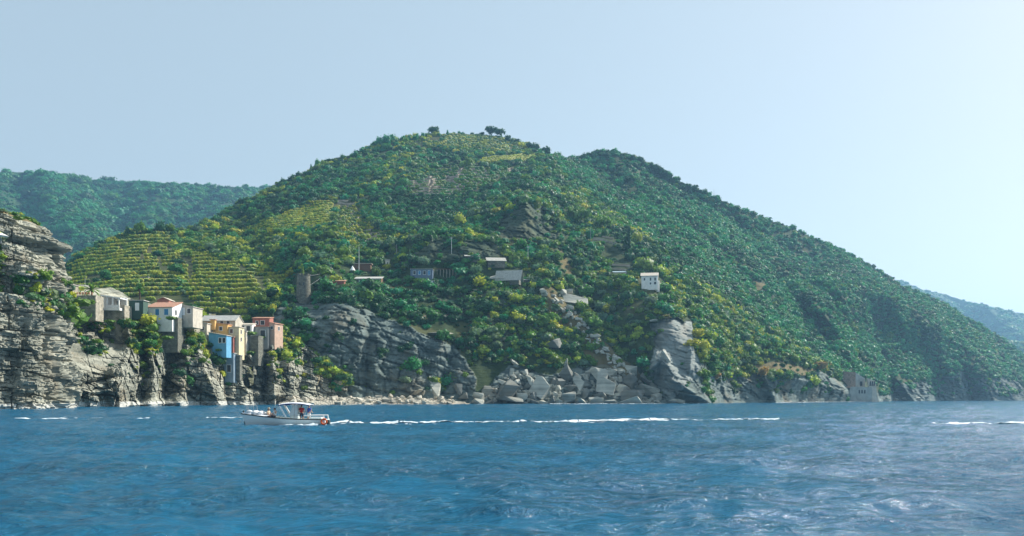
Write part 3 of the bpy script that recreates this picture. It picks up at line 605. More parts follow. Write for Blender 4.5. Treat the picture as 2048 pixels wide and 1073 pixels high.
def make_shrub(loc, r, t, ci, hz=.8, name='shrub'):
    o = link(name, CROWNS[ci]); o.location = loc; o.scale = (r, r, r*hz); o.rotation_euler = (0, 0, random.uniform(0, 6.28)); set_tint(o, vary(GREENS[t])); return o
def make_tree(loc, r, t, ci, h=1.0, crown=None, name='tree', flat=1., trunkr=1.):
    root = empty(name, loc); tk = link('trunk', random.choice(TRUNKS), parent=root); tk.scale = (r*trunkr, r*trunkr, h)
    c = link('crown', crown or CROWNS[ci], parent=root); c.location = (0, 0, h); c.scale = (r, r, r*flat); c.rotation_euler = (0, 0, random.uniform(0, 6.28)); set_tint(c, vary(GREENS[t], .1))
    return root
for n_, i in enumerate(picked):
    q = POOL[i]; ci = n_ % 7; t = q[7]; r = q[3]
    big = q[6] == 'm' and r > 3.6 and n_ % 2 and len(TEMPL) >= 7
    if big:
        o = make_tree((q[0], q[1], q[2]-.4), r, t, ci, h=r*.5, flat=.9); kind = 'tree'
    else:
        o = make_shrub((q[0], q[1], q[2]-.3*r), r, t, ci); kind = 'shrub'
        if len(TEMPL) < 7 and ci == len(TEMPL): TEMPL.append(o)
    sz = 'large' if r > 3.4 else 'small' if r < 1.6 else 'rounded'
    want(o, f"{sz} {TINTNAME[t]} {kind} {region(q[4], q[5])}", q[4], kind, f"{kind}s {region(q[4], q[5])}")
rest = []
for i, q in enumerate(POOL):
    if i in pset: continue
    r = q[3]; rest.append((q[0], q[1], q[2]-.3*r, r, r*random.uniform(.85, 1.15), r*random.uniform(.65, 1.05), random.uniform(0, 6.28), random.randrange(7), vary(GREENS[q[7]])))
gn_scatter('woodland_scrub', TEMPL, rest, 'dense green scrub and small trees covering the hill', 'scrub')
def dens_far(px, py, X, Y, Z, area, nr): return np.clip(.8+fbm(X, Y, Z, 120, 3, 93)*1.2, .1, 1.6)*(px > -40)*(px < 700)
def dens_right(px, py, X, Y, Z, area, nr): return np.clip(.6+fbm(X, Y, Z, 120, 3, 94)*1.5, .05, 1.4)*(px > 1790)*(px < 2100)
fr = []
for q in scatter(LEFT, 15000, 5.2, dens_far, rows=LEFT.nrow+2, seed=5): fr.append((q[0], q[1], q[2]-q[3]*.35, q[3], q[3], q[3]*.8, random.uniform(0, 6.28), random.randrange(7), vary(GREENS[random.choice(('teal', 'teal', 'mid', 'vivid', 'dark'))])))
for S_, nn, sd in ((RIGHT, 5000, 6), (SHADOW_HILL, 2500, 7)):
    for q in scatter(S_, nn, 6.5, dens_right, rows=S_.nrow+1, seed=sd): fr.append((q[0], q[1], q[2]-q[3]*.35, q[3], q[3], q[3]*.7, random.uniform(0, 6.28), random.randrange(7), vary(GREENS[random.choice(('teal', 'mid', 'olive', 'dark'))])))
gn_scatter('distant_forest', TEMPL, fr, 'hazy forest covering the distant hills', 'forest')
# ---- vineyard rows and dry stone terrace walls follow the contours
def contours(S, poly, h, j=1.5, off=0.):
    """list of runs: each run a list of (X,Y,Z,px,py)"""
    x0 = min(p[0] for p in poly); x1 = max(p[0] for p in poly); runs = {}
    out = []
    for c in range(int((x0-S.x0)/S.dx), int((x1-S.x0)/S.dx)+1):
        zz = S.Z[:S.nrow, c]; k = np.floor((zz+off+1.2*math.sin(c/23.+off))/h)
        for i in np.nonzero(np.diff(k) > 0)[0]:
            px, py = S.px[i, c], S.py[i, c]
            if not inpoly(np.array([px]), np.array([py]), poly)[0]: continue
            runs.setdefault(int(k[i+1]), []).append((S.X[i, c], S.Y[i, c], S.Z[i, c], px, py))
    for kk, r in runs.items():
        cur = [r[0]]
        for p in r[1:]:
            if p[3]-cur[-1][3] > 2.5*S.dx or abs(p[4]-cur[-1][4]) > 4: out.append(cur); cur = []
            cur.append(p)
        out.append(cur)
    return out
vp = []
for poly, h, dn, tn in ((V1, 3.5, 1., ('olive', 'yellow', 'yellow', 'olive')), (V2, 3.3, 1., ('olive', 'yellow', 'yellow')), (V3, 2.9, 1., ('yellow', 'yellow', 'olive')), (V3b, 3.0, .45, ('olive', 'yellow')), (V4, 3.4, .8, ('olive', 'yellow', 'mid')), (V5, 3.0, 1., ('yellow',)), (V6, 3.2, .35, ('olive', 'mid'))):
    for run in contours(MAIN, poly, h):
        for p in run:
            if any(((p[3]-q[0])/q[2])**2+((p[4]-q[1])/q[3])**2 < 1 for q in CLEAR): continue
            nz = float(vnoise(p[3]/20., p[4]/20., 0., 77))
            if random.random() > dn or nz < -.62: continue
            s = random.uniform(.75, 1.1)*(1.6 if p[1] > 650 else 1.4)
            c = vary(GREENS[random.choice(tn)], .2)
            for rep in range(2): vp.append((p[0]+random.uniform(-.4, .4), p[1]+random.uniform(.0, .9), p[2]-.2+rep*.5, s*1.0, s*.9, s*(1.35+.5*max(0, nz)), random.uniform(-.25, .25), 0, c))
vine0 = link('grapevine', VINE); w_ = ground(MAIN, 300, 520); vine0.location = w_; set_tint(vine0, GREENS['yellow']); tag(vine0, 'yellowish grapevine bush in the middle of the left vineyard terraces', 'grapevine')
gn_scatter('vineyard', [vine0], vp, 'rows of yellowing grapevines along the hillside terraces', 'vineyard')
M['drystone'] = rock_mat('dry_stone', (.22, .19, .15), (.50, .44, .36), 3., bump=.6)
nw = 0
def wall_strip(run, h, mat):
    pts = run[::2] if len(run) > 4 else run
    mb = MB(); bm = mb.bm; prev = None
    for k, p in enumerate(pts):
        hh = h*(1+.3*math.sin(k*1.7+p[3]))
        q = [bm.verts.new((p[0], p[1]-.9, p[2]-1.0)), bm.verts.new((p[0], p[1]-.7, p[2]+hh)), bm.verts.new((p[0], p[1]+.4, p[2]+hh)), bm.verts.new((p[0], p[1]+.5, p[2]-1.0))]
        if prev:
            for a in range(4): bm.faces.new((prev[a], prev[(a+1) % 4], q[(a+1) % 4], q[a]))
        else: bm.faces.new(q)
        prev = q
    bm.faces.new(prev[::-1]); return mb.build('terrace_wall', mat)
for poly, h, off, txt in ((V3b, 3.0, 1.0, 'on the bare terraces beside the upper left vineyard'), (V6, 3.2, 1.2, 'on the overgrown terraces below the summit')):
    for run in contours(MAIN, poly, h, off=off):
        if len(run) < 8: continue
        a, b = sorted((random.uniform(0, .25), random.uniform(.7, 1))); run = run[int(a*len(run)):int(b*len(run))]
        if len(run) < 6 or nw > 45: continue
        o = wall_strip(run, .75, M['drystone']); nw += 1; want(o, 'low dry stone terrace wall '+txt, run[0][3], 'wall', 'dry stone terrace walls')
# ---- trees one can tell apart
def at(S, px, py, dz=0.): 
    g = ground(S, px, py); g.z += dz; return g
def wpx(w, D): return w/F*D
def place_tree(px, py, D, wp, hp, kind, label, cat='tree', t='dark', S=MAIN):
    """base at pixel (px,py), crown wp pixels wide, whole tree hp pixels tall"""
    base = P(px, py, D) if S is None else at(S, px, py); D = base.y; w = wpx(wp, D)/2; h = wpx(hp, D)
    if kind == 'pine': o = make_tree(base, w, t, 0, h=h*.72, crown=random.choice(PINE), name='umbrella_pine', flat=h*.55/w/.42, trunkr=.55)
    elif kind == 'conifer':
        o = empty('conifer', base); tk = link('trunk', TRUNKS[0], parent=o); tk.scale = (w*.8, w*.8, h*.3); c = link('crown', CONIFER, parent=o); c.scale = (w*2.6, w*2.6, h); set_tint(c, GREENS[t])
    elif kind == 'cypress':
        o = empty('cypress', base); tk = link('trunk', TRUNKS[1], parent=o); tk.scale = (w*.6, w*.6, h*.2); c = link('crown', CYPRESS, parent=o); c.scale = (w*6.5, w*6.5, h); set_tint(c, GREENS[t])
    else:
        base.z -= h*.12; o = make_tree(base, w, t, random.randrange(7), h=h*.12, flat=max(.5, h*.9/w/1.1))
    tag(o, label, cat); return o
place_tree(868, 272, 0, 25, 17, 'pine', 'lone dark umbrella pine standing left of the summit')
place_tree(895, 271, 0, 9, 11, 'conifer', 'small pointed conifer between the lone umbrella pine and the summit', t='teal')
place_tree(983, 272, 0, 26, 18, 'pine', 'left of the two umbrella pines growing together on the summit edge')
place_tree(1000, 273, 0, 22, 15, 'pine', 'right of the two umbrella pines growing together on the summit edge')
place_tree(636, 336, 0, 17, 17, 'tree', 'wispy tree sticking up alone from the left ridge', t='mid')
place_tree(622, 342, 0, 8, 14, 'conifer', 'thin small tree just left of the wispy ridge tree', t='mid')
for k, (x, w, h) in enumerate([(566, 10, 14), (585, 14, 14), (598, 12, 12), (758, 16, 17), (772, 18, 17), (787, 14, 15), (808, 12, 9), (818, 8, 9), (835, 6, 8), (845, 7, 9), (725, 9, 10), (712, 8, 9)]):
    y = float(np.interp(x, [p[0] for p in RIDGE], [p[1] for p in RIDGE]))
    o = place_tree(x, y+5, 0, w*1.45, (h+4)*.85, 'tree', None, t='teal' if x > 700 else 'dark'); want(o, 'small dark tree along the left skyline ridge', x, 'tree', 'trees on the left skyline')
for k, (x, w, h) in enumerate([(1015, 14, 10), (1035, 16, 10), (1057, 14, 13), (1070, 16, 12), (1092, 20, 14), (1215, 10, 8), (1185, 10, 8), (1283, 14, 12), (1268, 9, 8), (1302, 10, 9), (1330, 12, 9), (1390, 14, 10), (1410, 12, 9), (1475, 12, 9), (1505, 12, 9)]):
    y = float(np.interp(x, [p[0] for p in RIDGE], [p[1] for p in RIDGE]))
    o = place_tree(x, y+5, 0, w*1.3, (h+5)*.85, 'tree', None, t='dark'); want(o, 'dark tree on the skyline of the right-hand ridge', x, 'tree', 'trees on the right skyline')
place_tree(280, 470, 0, 22, 26, 'pine', 'tall feathery umbrella pine on the crest of the left vineyard', t='olive')
place_tree(256, 474, 0, 18, 20, 'tree', 'dark tree left of the umbrella pine on the vineyard crest')
place_tree(322, 466, 0, 26, 20, 'tree', 'broad dark green tree on the vineyard crest', t='dark')
place_tree(340, 466, 0, 20, 20, 'tree', 'olive green tree at the right end of the vineyard crest', t='olive')
place_tree(300, 468, 0, 14, 12, 'tree', 'small tree between the pine and the broad tree on the vineyard crest', t='mid')
place_tree(1155, 452, 0, 58, 36, 'pine', 'broad leaning umbrella pine on the slope right of the rock scar', t='olive')
place_tree(1205, 464, 0, 38, 30, 'pine', 'smaller umbrella pine right of the broad leaning one', t='olive')
place_tree(1258, 506, 0, 10, 54, 'cypress', 'tall dark cypress above the garden terraces')
place_tree(1251, 506, 0, 9, 34, 'cypress', 'shorter dark cypress touching the tall one')
for x, y, h, l in ((1336, 545, 24, 'slim dark cypress on the slope behind the white house, nearer to it'), (1362, 560, 28, 'slim dark cypress on the slope behind the white house, farther right'), (1320, 536, 22, 'slim dark cypress just above the white house')):
    place_tree(x, y, 0, 9, h, 'cypress', l)
place_tree(1290, 545, 0, 44, 26, 'tree', 'broad olive tree right behind the white hillside house', t='olive')
place_tree(1276, 488, 0, 26, 26, 'tree', 'yellow-green tree right of the tall cypress', t='yellow')
place_tree(1180, 480, 0, 24, 20, 'tree', 'pale green tree left of the upper garden terrace wall', t='teal')
place_tree(1170, 598, 0, 42, 24, 'tree', 'wide bushy tree beside the bare slabs', t='mid')
place_tree(920, 456, 0, 26, 26, 'tree', 'yellowish tree above the left end of the dark rock face', t='yellow')
place_tree(990, 345, 0, 0.1+22, 18, 'tree', 'round pale green tree among the upper terraces', t='teal')
place_tree(984, 353, 0, 14, 12, 'tree', 'little round bright tree on the upper bare terraces', t='vivid')
place_tree(937, 335, 0, 22, 24, 'tree', 'olive tree left of the yellow strip of vines', t='olive')
place_tree(605, 560, 0, 14, 26, 'tree', 'narrow olive tree just behind the ruined round tower', t='olive')
place_tree(962, 718, 0, 18, 26, 'tree', 'straw yellow bush on the bluff above the left boulders', 'bush', 'yellow')
place_tree(826, 742, 0, 38, 30, 'tree', 'bright green bush clinging to the foot of the shaded cliff', 'bush', 'vivid')
place_tree(1528, 752, 0, 26, 20, 'tree', 'rusty brown dry bush above the sea cave', 'bush', 'rust')
place_tree(1636, 740, 0, 50, 16, 'tree', 'dry straw coloured bush above the rocks left of the bunker', 'bush', 'rust')
place_tree(690, 748, 0, 34, 20, 'tree', 'dark leafy bush on the crag foot right of the village rocks', 'bush', 'mid', PROM)
# palms
def palm(px, py, D, rp, hp, label, S=None):
    b = P(px, py, D); r = wpx(rp, D); h = wpx(hp, D); root = empty('palm_tree', b)
    mb = MB(); mb.tube((0, 0, -.5), (.1, 0, h*.5), .32, .26, 9).tube((.1, 0, h*.5), (0, 0, h), .26, .3, 9); mb.build('trunk', M['bark'], root)
    V = []; Q = []; rg = random.Random(px)
    for i in range(34):
        a = rg.uniform(0, 6.28); el = rg.uniform(-.2, 1.35); n = 8; w = .16*r/2; pr = None
        for k in range(n+1):
            s = k/n; rr = r*s*math.cos(el)*(1-.12*s); z = h+r*s*math.sin(el)-r*.55*s*s*(1-.3*el); c = np.array([math.cos(a)*rr, math.sin(a)*rr, z]); sd = np.array([-math.sin(a), math.cos(a), 0])*w*math.sin(PI*min(1, s*.9+.1))**.6*(1 if k < n else .1)
            dr = np.array([0, 0, -abs(w)*.5]); base = len(V); V += [c-sd+dr, c, c+sd+dr]
            if pr is not None: Q += [(pr, pr+1, base+1, base), (pr+1, pr+2, base+2, base+1)]
            pr = base
    me = npmesh('fronds', np.array(V), np.array(Q)); o = link('fronds', me, M['leaf'], root); set_tint(o, GREENS['olive'] if rp > 20 else GREENS['mid']); tag(root, label, 'palm tree'); return root
palm(183, 592, 292, 23, 12, 'bushy spreading palm on the stone terrace beside the pergola house')
palm(279, 612, 306, 13, 33, 'slim tall palm behind the village, in front of the vineyard')
# ------------------------------------------------------------------ boulders
def boulder_mesh(seed, k=11, flat=1.):
    rg = random.Random(seed); bm = bmesh.new()
    for i in range(k+6):
        v = Vector((rg.uniform(-1, 1), rg.uniform(-1, 1), rg.uniform(-1, 1))); m = max(abs(v.x), abs(v.y), abs(v.z)); v /= m**.7
        bm.verts.new((v.x*.55, v.y*.55, v.z*.55*flat))
    bmesh.ops.convex_hull(bm, input=bm.verts); bmesh.ops.delete(bm, geom=[v for v in bm.verts if not v.link_faces], context='VERTS')
    bmesh.ops.dissolve_limit(bm, angle_limit=R(24), verts=bm.verts, edges=bm.edges)
    bmesh.ops.bevel(bm, geom=list(bm.edges), offset=.02, segments=1, affect='EDGES'); bmesh.ops.triangulate(bm, faces=bm.faces)
    bmesh.ops.subdivide_edges(bm, edges=bm.edges, cuts=1); bmesh.ops.triangulate(bm, faces=bm.faces)
    for v in bm.verts: v.co += v.normal*rg.uniform(-.006, .006)
    bmesh.ops.recalc_face_normals(bm, faces=bm.faces); me = bpy.data.meshes.new('boulder'); bm.to_mesh(me); bm.free(); return me
BT = [boulder_mesh(500+i, 5+i % 5) for i in range(14)]; BTD = [m.copy() for m in BT]; CT = [boulder_mesh(600+i, 14) for i in range(8)]
for m in BT: m.materials.append(M['boulder'])
for m in BTD: m.materials.append(M['boulder_dark'])
for m in CT: m.materials.append(M['cobble'])
def boulder(px, py, w, h, rot, tone, label=None, group=None, S=None, push=.25, base=None):
    g = base or at(S or MAIN, px, min(py+h*.25, 806)); D = g.y-wpx(w, g.y)*push
    me = random.choice(BTD if tone < 0 else (CT if tone > 1 else BT)); o = link('boulder', me); o.location = P(px, py, D)
    W, Hh = wpx(w, D), wpx(h, D); o.scale = (W*1.02, W*random.uniform(.75, 1.05), Hh*1.12)
    o.rotation_mode = 'YXZ'; o.rotation_euler = (random.uniform(-.25, .25), R(rot)+random.uniform(-.05, .05), random.uniform(-.4, .4))
    if label: tag(o, label, 'boulder', group)
    return o
BIG = [(1262, 738, 40, 16, 50, 1, 'long pale slab leaning at the top right of the rockfall'), (1196, 752, 36, 28, 10, 1, 'broad pale boulder at the top of the rockfall beside the tan gully'), (1157, 767, 22, 28, 12, 1, 'upright pale block in the upper middle of the rockfall'), (1212, 772, 38, 32, 8, 1, 'big block with pale sunlit top in the centre right of the rockfall'), (1140, 779, 34, 24, 20, -1, 'dark wedge shaped boulder beside the upright pale block'), (1136, 795, 30, 22, 15, 1, 'wide grey block at the waterline below the dark wedge'),
 (1199, 792, 36, 16, 22, -1, 'dark slanted slab below the big sunlit topped block'), (1194, 801, 30, 12, 5, 1, 'flat pale slab at the waterline right of centre'), (1266, 791, 46, 20, 3, -1, 'wide dark flat block low at the right of the rockfall'), (1257, 804, 52, 13, 2, 1, 'very long flat slab at the waterline on the right'), (1294, 779, 46, 22, 30, 1, 'large tilted slab at the right end of the rockfall'), (1259, 760, 30, 26, 30, -1, 'grey boulder under the long leaning slab'), (1293, 757, 26, 10, 40, -1, 'thin slab leaning on the right edge of the rockfall'), (1303, 768, 30, 8, 32, 1, 'thin pale slab above the large tilted one'), (1157, 803, 32, 12, 15, 1, 'grey wedge at the waterline below the rockfall centre'), (1132, 748, 24, 32, -15, -1, 'tall dark pointed boulder at the top left of the tan gully'), (1172, 790, 13, 22, 10, -1, 'narrow upright dark boulder in the lower rockfall'), (1217, 750, 9, 18, 5, 1, 'small upright pale rock in the tan gully'), (1245, 779, 26, 18, 30, 1, 'tilted grey boulder between the two dark blocks'), (1222, 804, 26, 9, 8, 1, 'low flat rock between the two waterline slabs'), (1344, 802, 17, 9, 8, 1, 'square pale rock on the shelf left of the sea cave, nearer the rockfall'), (1361, 803, 17, 8, 8, 1, 'square pale rock on the shelf left of the sea cave, nearer the cave'),
 (1103, 688, 36, 17, 0, -1, 'isolated grey boulder in the scrub above the rockfall'), (1131, 726, 9, 15, 0, 1, 'small pale pointed rock standing above the tall dark boulder'), (1082, 775, 36, 38, 25, 1, 'largest pale boulder, square and cracked, in the left centre of the rockfall'), (1016, 782, 42, 32, -20, -1, 'huge dark boulder at the left of the rockfall'), (1017, 802, 54, 13, 3, -1, 'long low dark slab at the waterline under the huge dark boulder'), (1045, 795, 26, 14, 0, 1, 'grey boulder right of the huge dark one'), (1069, 795, 16, 18, 5, -1, 'squat dark boulder below the largest pale boulder'), (996, 796, 13, 13, 0, 1, 'small pale cube shaped rock left of the huge dark boulder'), (958, 793, 22, 16, 25, 1, 'grey tilted boulder near the left end of the rockfall'), (975, 783, 20, 20, 30, 1, 'pale boulder left of the huge dark boulder'), (955, 803, 28, 11, 8, 1, 'low buff boulder at the waterline at the left end of the rockfall'), (888, 803, 26, 13, 4, 1, 'rounded buff boulder at the right end of the stony beach'), (834, 784, 28, 7, -18, 1, 'thin pale slab leaning at the back of the stony beach'), (846, 787, 20, 8, -35, 1, 'shorter pale slab beside the thin leaning one on the beach'), (869, 774, 24, 36, 5, 1, 'tall pale streaked rock standing at the cliff foot behind the beach'), (916, 780, 16, 22, 0, -1, 'dark upright rock at the cliff foot between beach and rockfall'), (926, 793, 20, 13, 0, -1, 'dark boulder at the cliff foot left of the rockfall'), (977, 806, 22, 9, 0, -1, 'low dark rock at the waterline left of the long dark slab'), (1029, 726, 20, 6, 45, 1, 'thin pale slab sliding down above the left rockfall'), (1024, 746, 10, 14, 10, 1, 'small upright pale rock under the sliding slab'), (1058, 761, 20, 13, 35, 1, 'tilted pale rock above the largest pale boulder'), (1105, 764, 16, 17, 0, -1, 'dark rounded boulder right of the largest pale boulder'), (1053, 746, 14, 12, 0, 1, 'grey rock at the top of the left rockfall'), (1036, 764, 18, 9, 0, 1, 'flat grey rock on the huge dark boulder'), (1102, 803, 16, 12, 0, -1, 'small dark rock at the waterline in the centre'), (1085, 805, 18, 8, 0, 1, 'low pale rock at the waterline in the centre'), (1070, 805, 20, 9, 0, -1, 'low dark rock at the waterline below the squat boulder'), (1110, 789, 11, 11, 0, 1, 'small pale rock beside the largest pale boulder'), (1003, 764, 14, 8, 10, 1, 'pale rock at the upper left edge of the rockfall'),
 (1150, 600, 50, 20, 8, 1, 'largest bare slab in the middle of the hillside'), (1172, 600, 22, 9, 12, 1, 'right-hand slab next to the largest bare hillside slab'), (1125, 586, 16, 9, -20, 1, 'small bare slab above left of the largest hillside slab'), (1140, 584, 14, 8, 0, 1, 'small bare slab directly above the largest hillside slab'), (1088, 584, 14, 6, 10, 1, 'pale rock at the head of the rubble gully'), (1141, 617, 18, 9, 20, 1, 'pale rock in the rubble gully below the hillside slabs'), (1194, 673, 14, 8, 15, 1, 'pale rock halfway down the rubble gully'), (1237, 718, 14, 8, 20, 1, 'pale rock near the foot of the rubble gully'), (881, 667, 40, 7, 4, 1, 'flat pale slab jutting from the shaded cliff'), (1308, 641, 16, 4, -5, 1, 'flat pale ledge rock on top of the quarried cliff'), (1332, 640, 16, 4, 0, 1, 'right-hand flat ledge rock on top of the quarried cliff'), (730, 652, 12, 5, 0, 1, None),
 (1330, 714, 14, 26, -30, 1, 'pale crest rock of the sea buttress'), (1648, 738, 14, 8, 20, 1, None)]
for b in BIG:
    if b[6] is None: continue
    boulder(b[0], b[1], b[2], b[3], b[4], b[5], b[6])
PILE = [(935, 808), (960, 790), (1000, 768), (1022, 742), (1050, 745), (1090, 768), (1120, 758), (1150, 748), (1200, 742), (1225, 735), (1250, 738), (1290, 768), (1318, 790), (1320, 809), (1100, 810)]
nb = 0; rg = random.Random(3); placed = [(b[0], b[1], max(b[2], b[3])*.45) for b in BIG]; tries = 0
while nb < 175 and tries < 20000:
    tries += 1; x, y = rg.uniform(930, 1320), rg.uniform(735, 808); w = rg.choice((6, 8, 10, 12, 16, 20))*rg.uniform(.8, 1.2)
    if not inpoly(np.array([x]), np.array([y]), PILE)[0] or any(math.hypot(x-p[0], (y-p[1])*1.3) < (p[2]+w*.22) for p in placed): continue
    o = boulder(x, y, w, w*rg.uniform(.45, .8), rg.uniform(-30, 40), rg.choice((1, 1, 1, -1))); placed.append((x, y, w*.42)); nb += 1
    zone = 'in the left part of the rockfall' if x < 1080 else 'in the middle of the rockfall' if x < 1190 else 'in the right part of the rockfall'
    lv = 'at the waterline' if y > 798 else 'on the upper pile' if y < 768 else 'between bigger blocks'
    tn = 'dark' if o.data in BTD else 'pale'
    want(o, f"{'small' if w < 12 else 'medium'} {tn} boulder {lv} {zone}", x, 'boulder', f"loose boulders {zone}")
# rubble down the gully
for k in range(100):
    t = rg.random(); x = np.interp(t, [0, .3, .6, 1], [1095, 1150, 1195, 1275])+rg.uniform(-14, 14); y = np.interp(t, [0, .3, .6, 1], [582, 640, 695, 755])+rg.uniform(-6, 6)
    o = boulder(x, y, rg.uniform(4, 12), rg.uniform(3, 7), rg.uniform(-20, 30), 1); want(o, 'small pale rock in the ' + ('upper' if t < .35 else 'middle' if t < .7 else 'lower')+' rubble gully', x, 'rock', 'rubble rocks in the gully')
for k in range(26):
    x = rg.uniform(1560, 1860); y = shoreY(at(MAIN, x, 802).y)-rg.uniform(-1, 6)
    o = boulder(x, y, rg.uniform(8, 18), rg.uniform(4, 7), rg.uniform(-15, 15), rg.choice((1, -1))); want(o, 'wave-washed rock on the shore '+('left of' if x < 1700 else 'right of')+' the concrete bunker', x, 'rock', 'shore rocks near the bunker')
# the stony beach: largest stones are things, the shingle between them is stuff
beach = []
for k in range(70):
    t = rg.random(); x = 575+t*330; yb = np.interp(x, [575, 700, 780, 905], [799, 799, 797, 799]); y = rg.uniform(yb-5, 808)
    D = 4680/max(shoreY(380)-Y0, 1) if False else (352+(x-575)*.13)-((y-yb)/10)*8-8
    me = rg.choice(CT); o = link('beach_stone', me); w = rg.uniform(6, 12)*(1.3 if k < 20 else 1); o.location = P(x, y, D); W = wpx(w, D); o.scale = (W, W*.8, W*.62); o.rotation_euler = (rg.uniform(-.4, .4), rg.uniform(-.4, .4), rg.uniform(0, 6))
    want(o, f"{'large' if w > 10 else 'medium'} pale rounded stone on the beach {'behind the boat' if x < 680 else 'right of the boat' if x < 790 else 'near its right end'}", x, 'stone', 'stones of the pebble beach')
VV = []; FF = []; n = 0
for k in range(2600):
    me = CT[k % 8]; 
    if k < 8: 
        cv = np.array([v.co[:] for v in me.vertices]); me['n'] = 1; BASEV = globals().setdefault('BASEV', {}); BASEV[k] = (cv, np.array([p.vertices[:] for p in me.polygons if len(p.vertices) == 3]))
    cv, cf = BASEV[k % 8]; x = rg.uniform(560, 930); yb = np.interp(x, [560, 620, 700, 780, 870, 930], [806, 797, 796, 796, 799, 806]); t = rg.random()**.8; y = yb+t*(811-yb)
    D = (352+(x-575)*.13)-t*10-4; s = wpx(rg.uniform(3, 7.5), D); a = rg.uniform(0, 6.28); Rm = np.array([[math.cos(a), -math.sin(a), 0], [math.sin(a), math.cos(a), 0], [0, 0, .65]])
    VV.append((cv*s)@Rm.T+np.array(P(x, y, D))); FF.append(cf+n); n += len(cv)
tag(link('beach_shingle', npmesh('beach_shingle', np.vstack(VV), np.vstack(FF)), M['cobble']), 'pale shingle between the larger beach stones', 'shingle', kind='stuff')
# beach bank and boulder bed under the stones
def bank(name, pts, mat):
    V = []; Q = []
    for i, (x, y, D) in enumerate(pts):
        V += [tuple(P(x, y, D)), tuple(P(x, shoreY(D-14)+2, D-14)), tuple(P(x, y+2, D+14))]
        if i: a = 3*i; Q += [(a-3, a, a+1, a-2), (a-1, a+2, a, a-3)]
    o = link(name, npmesh(name, V, Q), mat); tag(o, kind='structure')
bank('beach', [(548, 812, 345), (570, 804, 350), (620, 798, 356), (700, 798, 366), (780, 798, 376), (870, 801, 388), (940, 808, 396)], M['cobble'])
# ------------------------------------------------------------------ buildings
def stone_mat(name, a, b, mortar, sc=1.6):
    m, nt, bs = newmat(name); L = nt.links.new
    tc = N(nt, 'ShaderNodeTexCoord'); mp = N(nt, 'ShaderNodeMapping'); mp.inputs['Rotation'].default_value = (R(90), 0, 0); mp.inputs['Scale'].default_value = (sc, sc, sc)
    ad = N(nt, 'ShaderNodeSeparateXYZ'); cb = N(nt, 'ShaderNodeCombineXYZ'); L(tc.outputs['Object'], ad.inputs[0]); s = N(nt, 'ShaderNodeMath', operation='ADD'); L(ad.outputs[0], s.inputs[0]); L(ad.outputs[1], s.inputs[1]); L(s.outputs[0], cb.inputs[0]); L(ad.outputs[2], cb.inputs[1])
    br = N(nt, 'ShaderNodeTexBrick'); br.inputs['Scale'].default_value = sc; br.inputs['Color1'].default_value = (*a, 1); br.inputs['Color2'].default_value = (*b, 1); br.inputs['Mortar'].default_value = (*mortar, 1); br.inputs['Mortar Size'].default_value = .03; br.inputs['Row Height'].default_value = .35; br.inputs['Brick Width'].default_value = .8
    L(cb.outputs[0], br.inputs['Vector']); no = N(nt, 'ShaderNodeTexNoise'); no.inputs['Scale'].default_value = .9; no.inputs['Detail'].default_value = 8; L(tc.outputs['Object'], no.inputs['Vector'])
    mx = N(nt, 'ShaderNodeMix', data_type='RGBA', blend_type='MULTIPLY'); mx.inputs[0].default_value = .9
    rp = N(nt, 'ShaderNodeValToRGB'); rp.color_ramp.elements[0].position = .3; rp.color_ramp.elements[1].position = .68; rp.color_ramp.elements[0].color = (.45, .45, .42, 1); rp.color_ramp.elements[1].color = (1.15, 1.1, 1.05, 1)
    L(no.outputs['Fac'], rp.inputs['Fac']); L(br.outputs['Color'], mx.inputs[6]); L(rp.outputs['Color'], mx.inputs[7]); L(mx.outputs[2], bs.inputs['Base Color']); bs.inputs['Roughness'].default_value = .9
    bp = N(nt, 'ShaderNodeBump'); bp.inputs['Strength'].default_value = .6; bp.inputs['Distance'].default_value = .08; L(br.outputs['Fac'], bp.inputs['Height']); bp.invert = True; L(bp.outputs['Normal'], bs.inputs['Normal']); return m
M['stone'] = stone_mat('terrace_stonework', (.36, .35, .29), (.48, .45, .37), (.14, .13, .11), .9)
M['dark_and_shaded_stone'] = stone_mat('dark_and_shaded_stonework', (.13, .14, .12), (.23, .24, .20), (.07, .07, .06), .9)  # dark stone, also used as painted shade on the crag bastion
M['pinkstone'] = stone_mat('reddish_stonework', (.36, .25, .19), (.42, .32, .25), (.2, .16, .13), .7)
M['white'] = paint('white_plaster', (.78, .76, .72), .8, .14, .8); M['cream'] = paint('cream_plaster', (.66, .56, .36), .85, .2, .8); M['beige'] = paint('beige_plaster', (.50, .46, .38), .85, .22, .8)
M['orange'] = paint('orange_plaster', (.68, .40, .14), .85, .2, .8); M['blue'] = paint('sky_blue_plaster', (.13, .36, .54), .85, .15, .8); M['red'] = paint('red_plaster', (.40, .16, .12), .85, .25, .8); M['pink'] = paint('pink_plaster', (.52, .36, .27), .85, .2, .8)
M['maroon'] = paint('maroon_plaster', (.28, .10, .08), .85, .25, .8); M['slateblue'] = paint('blue_grey_plaster', (.20, .27, .33), .85, .15, .5); M['grey'] = paint('grey_render', (.30, .30, .28), .9, .25, .7); M['concrete'] = paint('stained_sunlit_concrete', (.50, .45, .37), .9, .3, .35, .3); M['concrete_shaded'] = paint('shaded_grey_concrete', (.36, .37, .34), .9, .25, .35, .3)  # bunker concretes: sunlit tone for the buttress, shaded tone for the other faces
M['tile'] = paint('terracotta_tiles', (.46, .25, .17), .85, .3, 2.5, .6); M['paletile'] = paint('pale_roof_tiles', (.56, .50, .42), .85, .2, 2.5, .6); M['slate'] = paint('slate_slabs', (.40, .40, .36), .8, .3, 1.2, .6); M['greyroof'] = paint('grey_roofing', (.45, .45, .42), .8, .2, 1, .3)
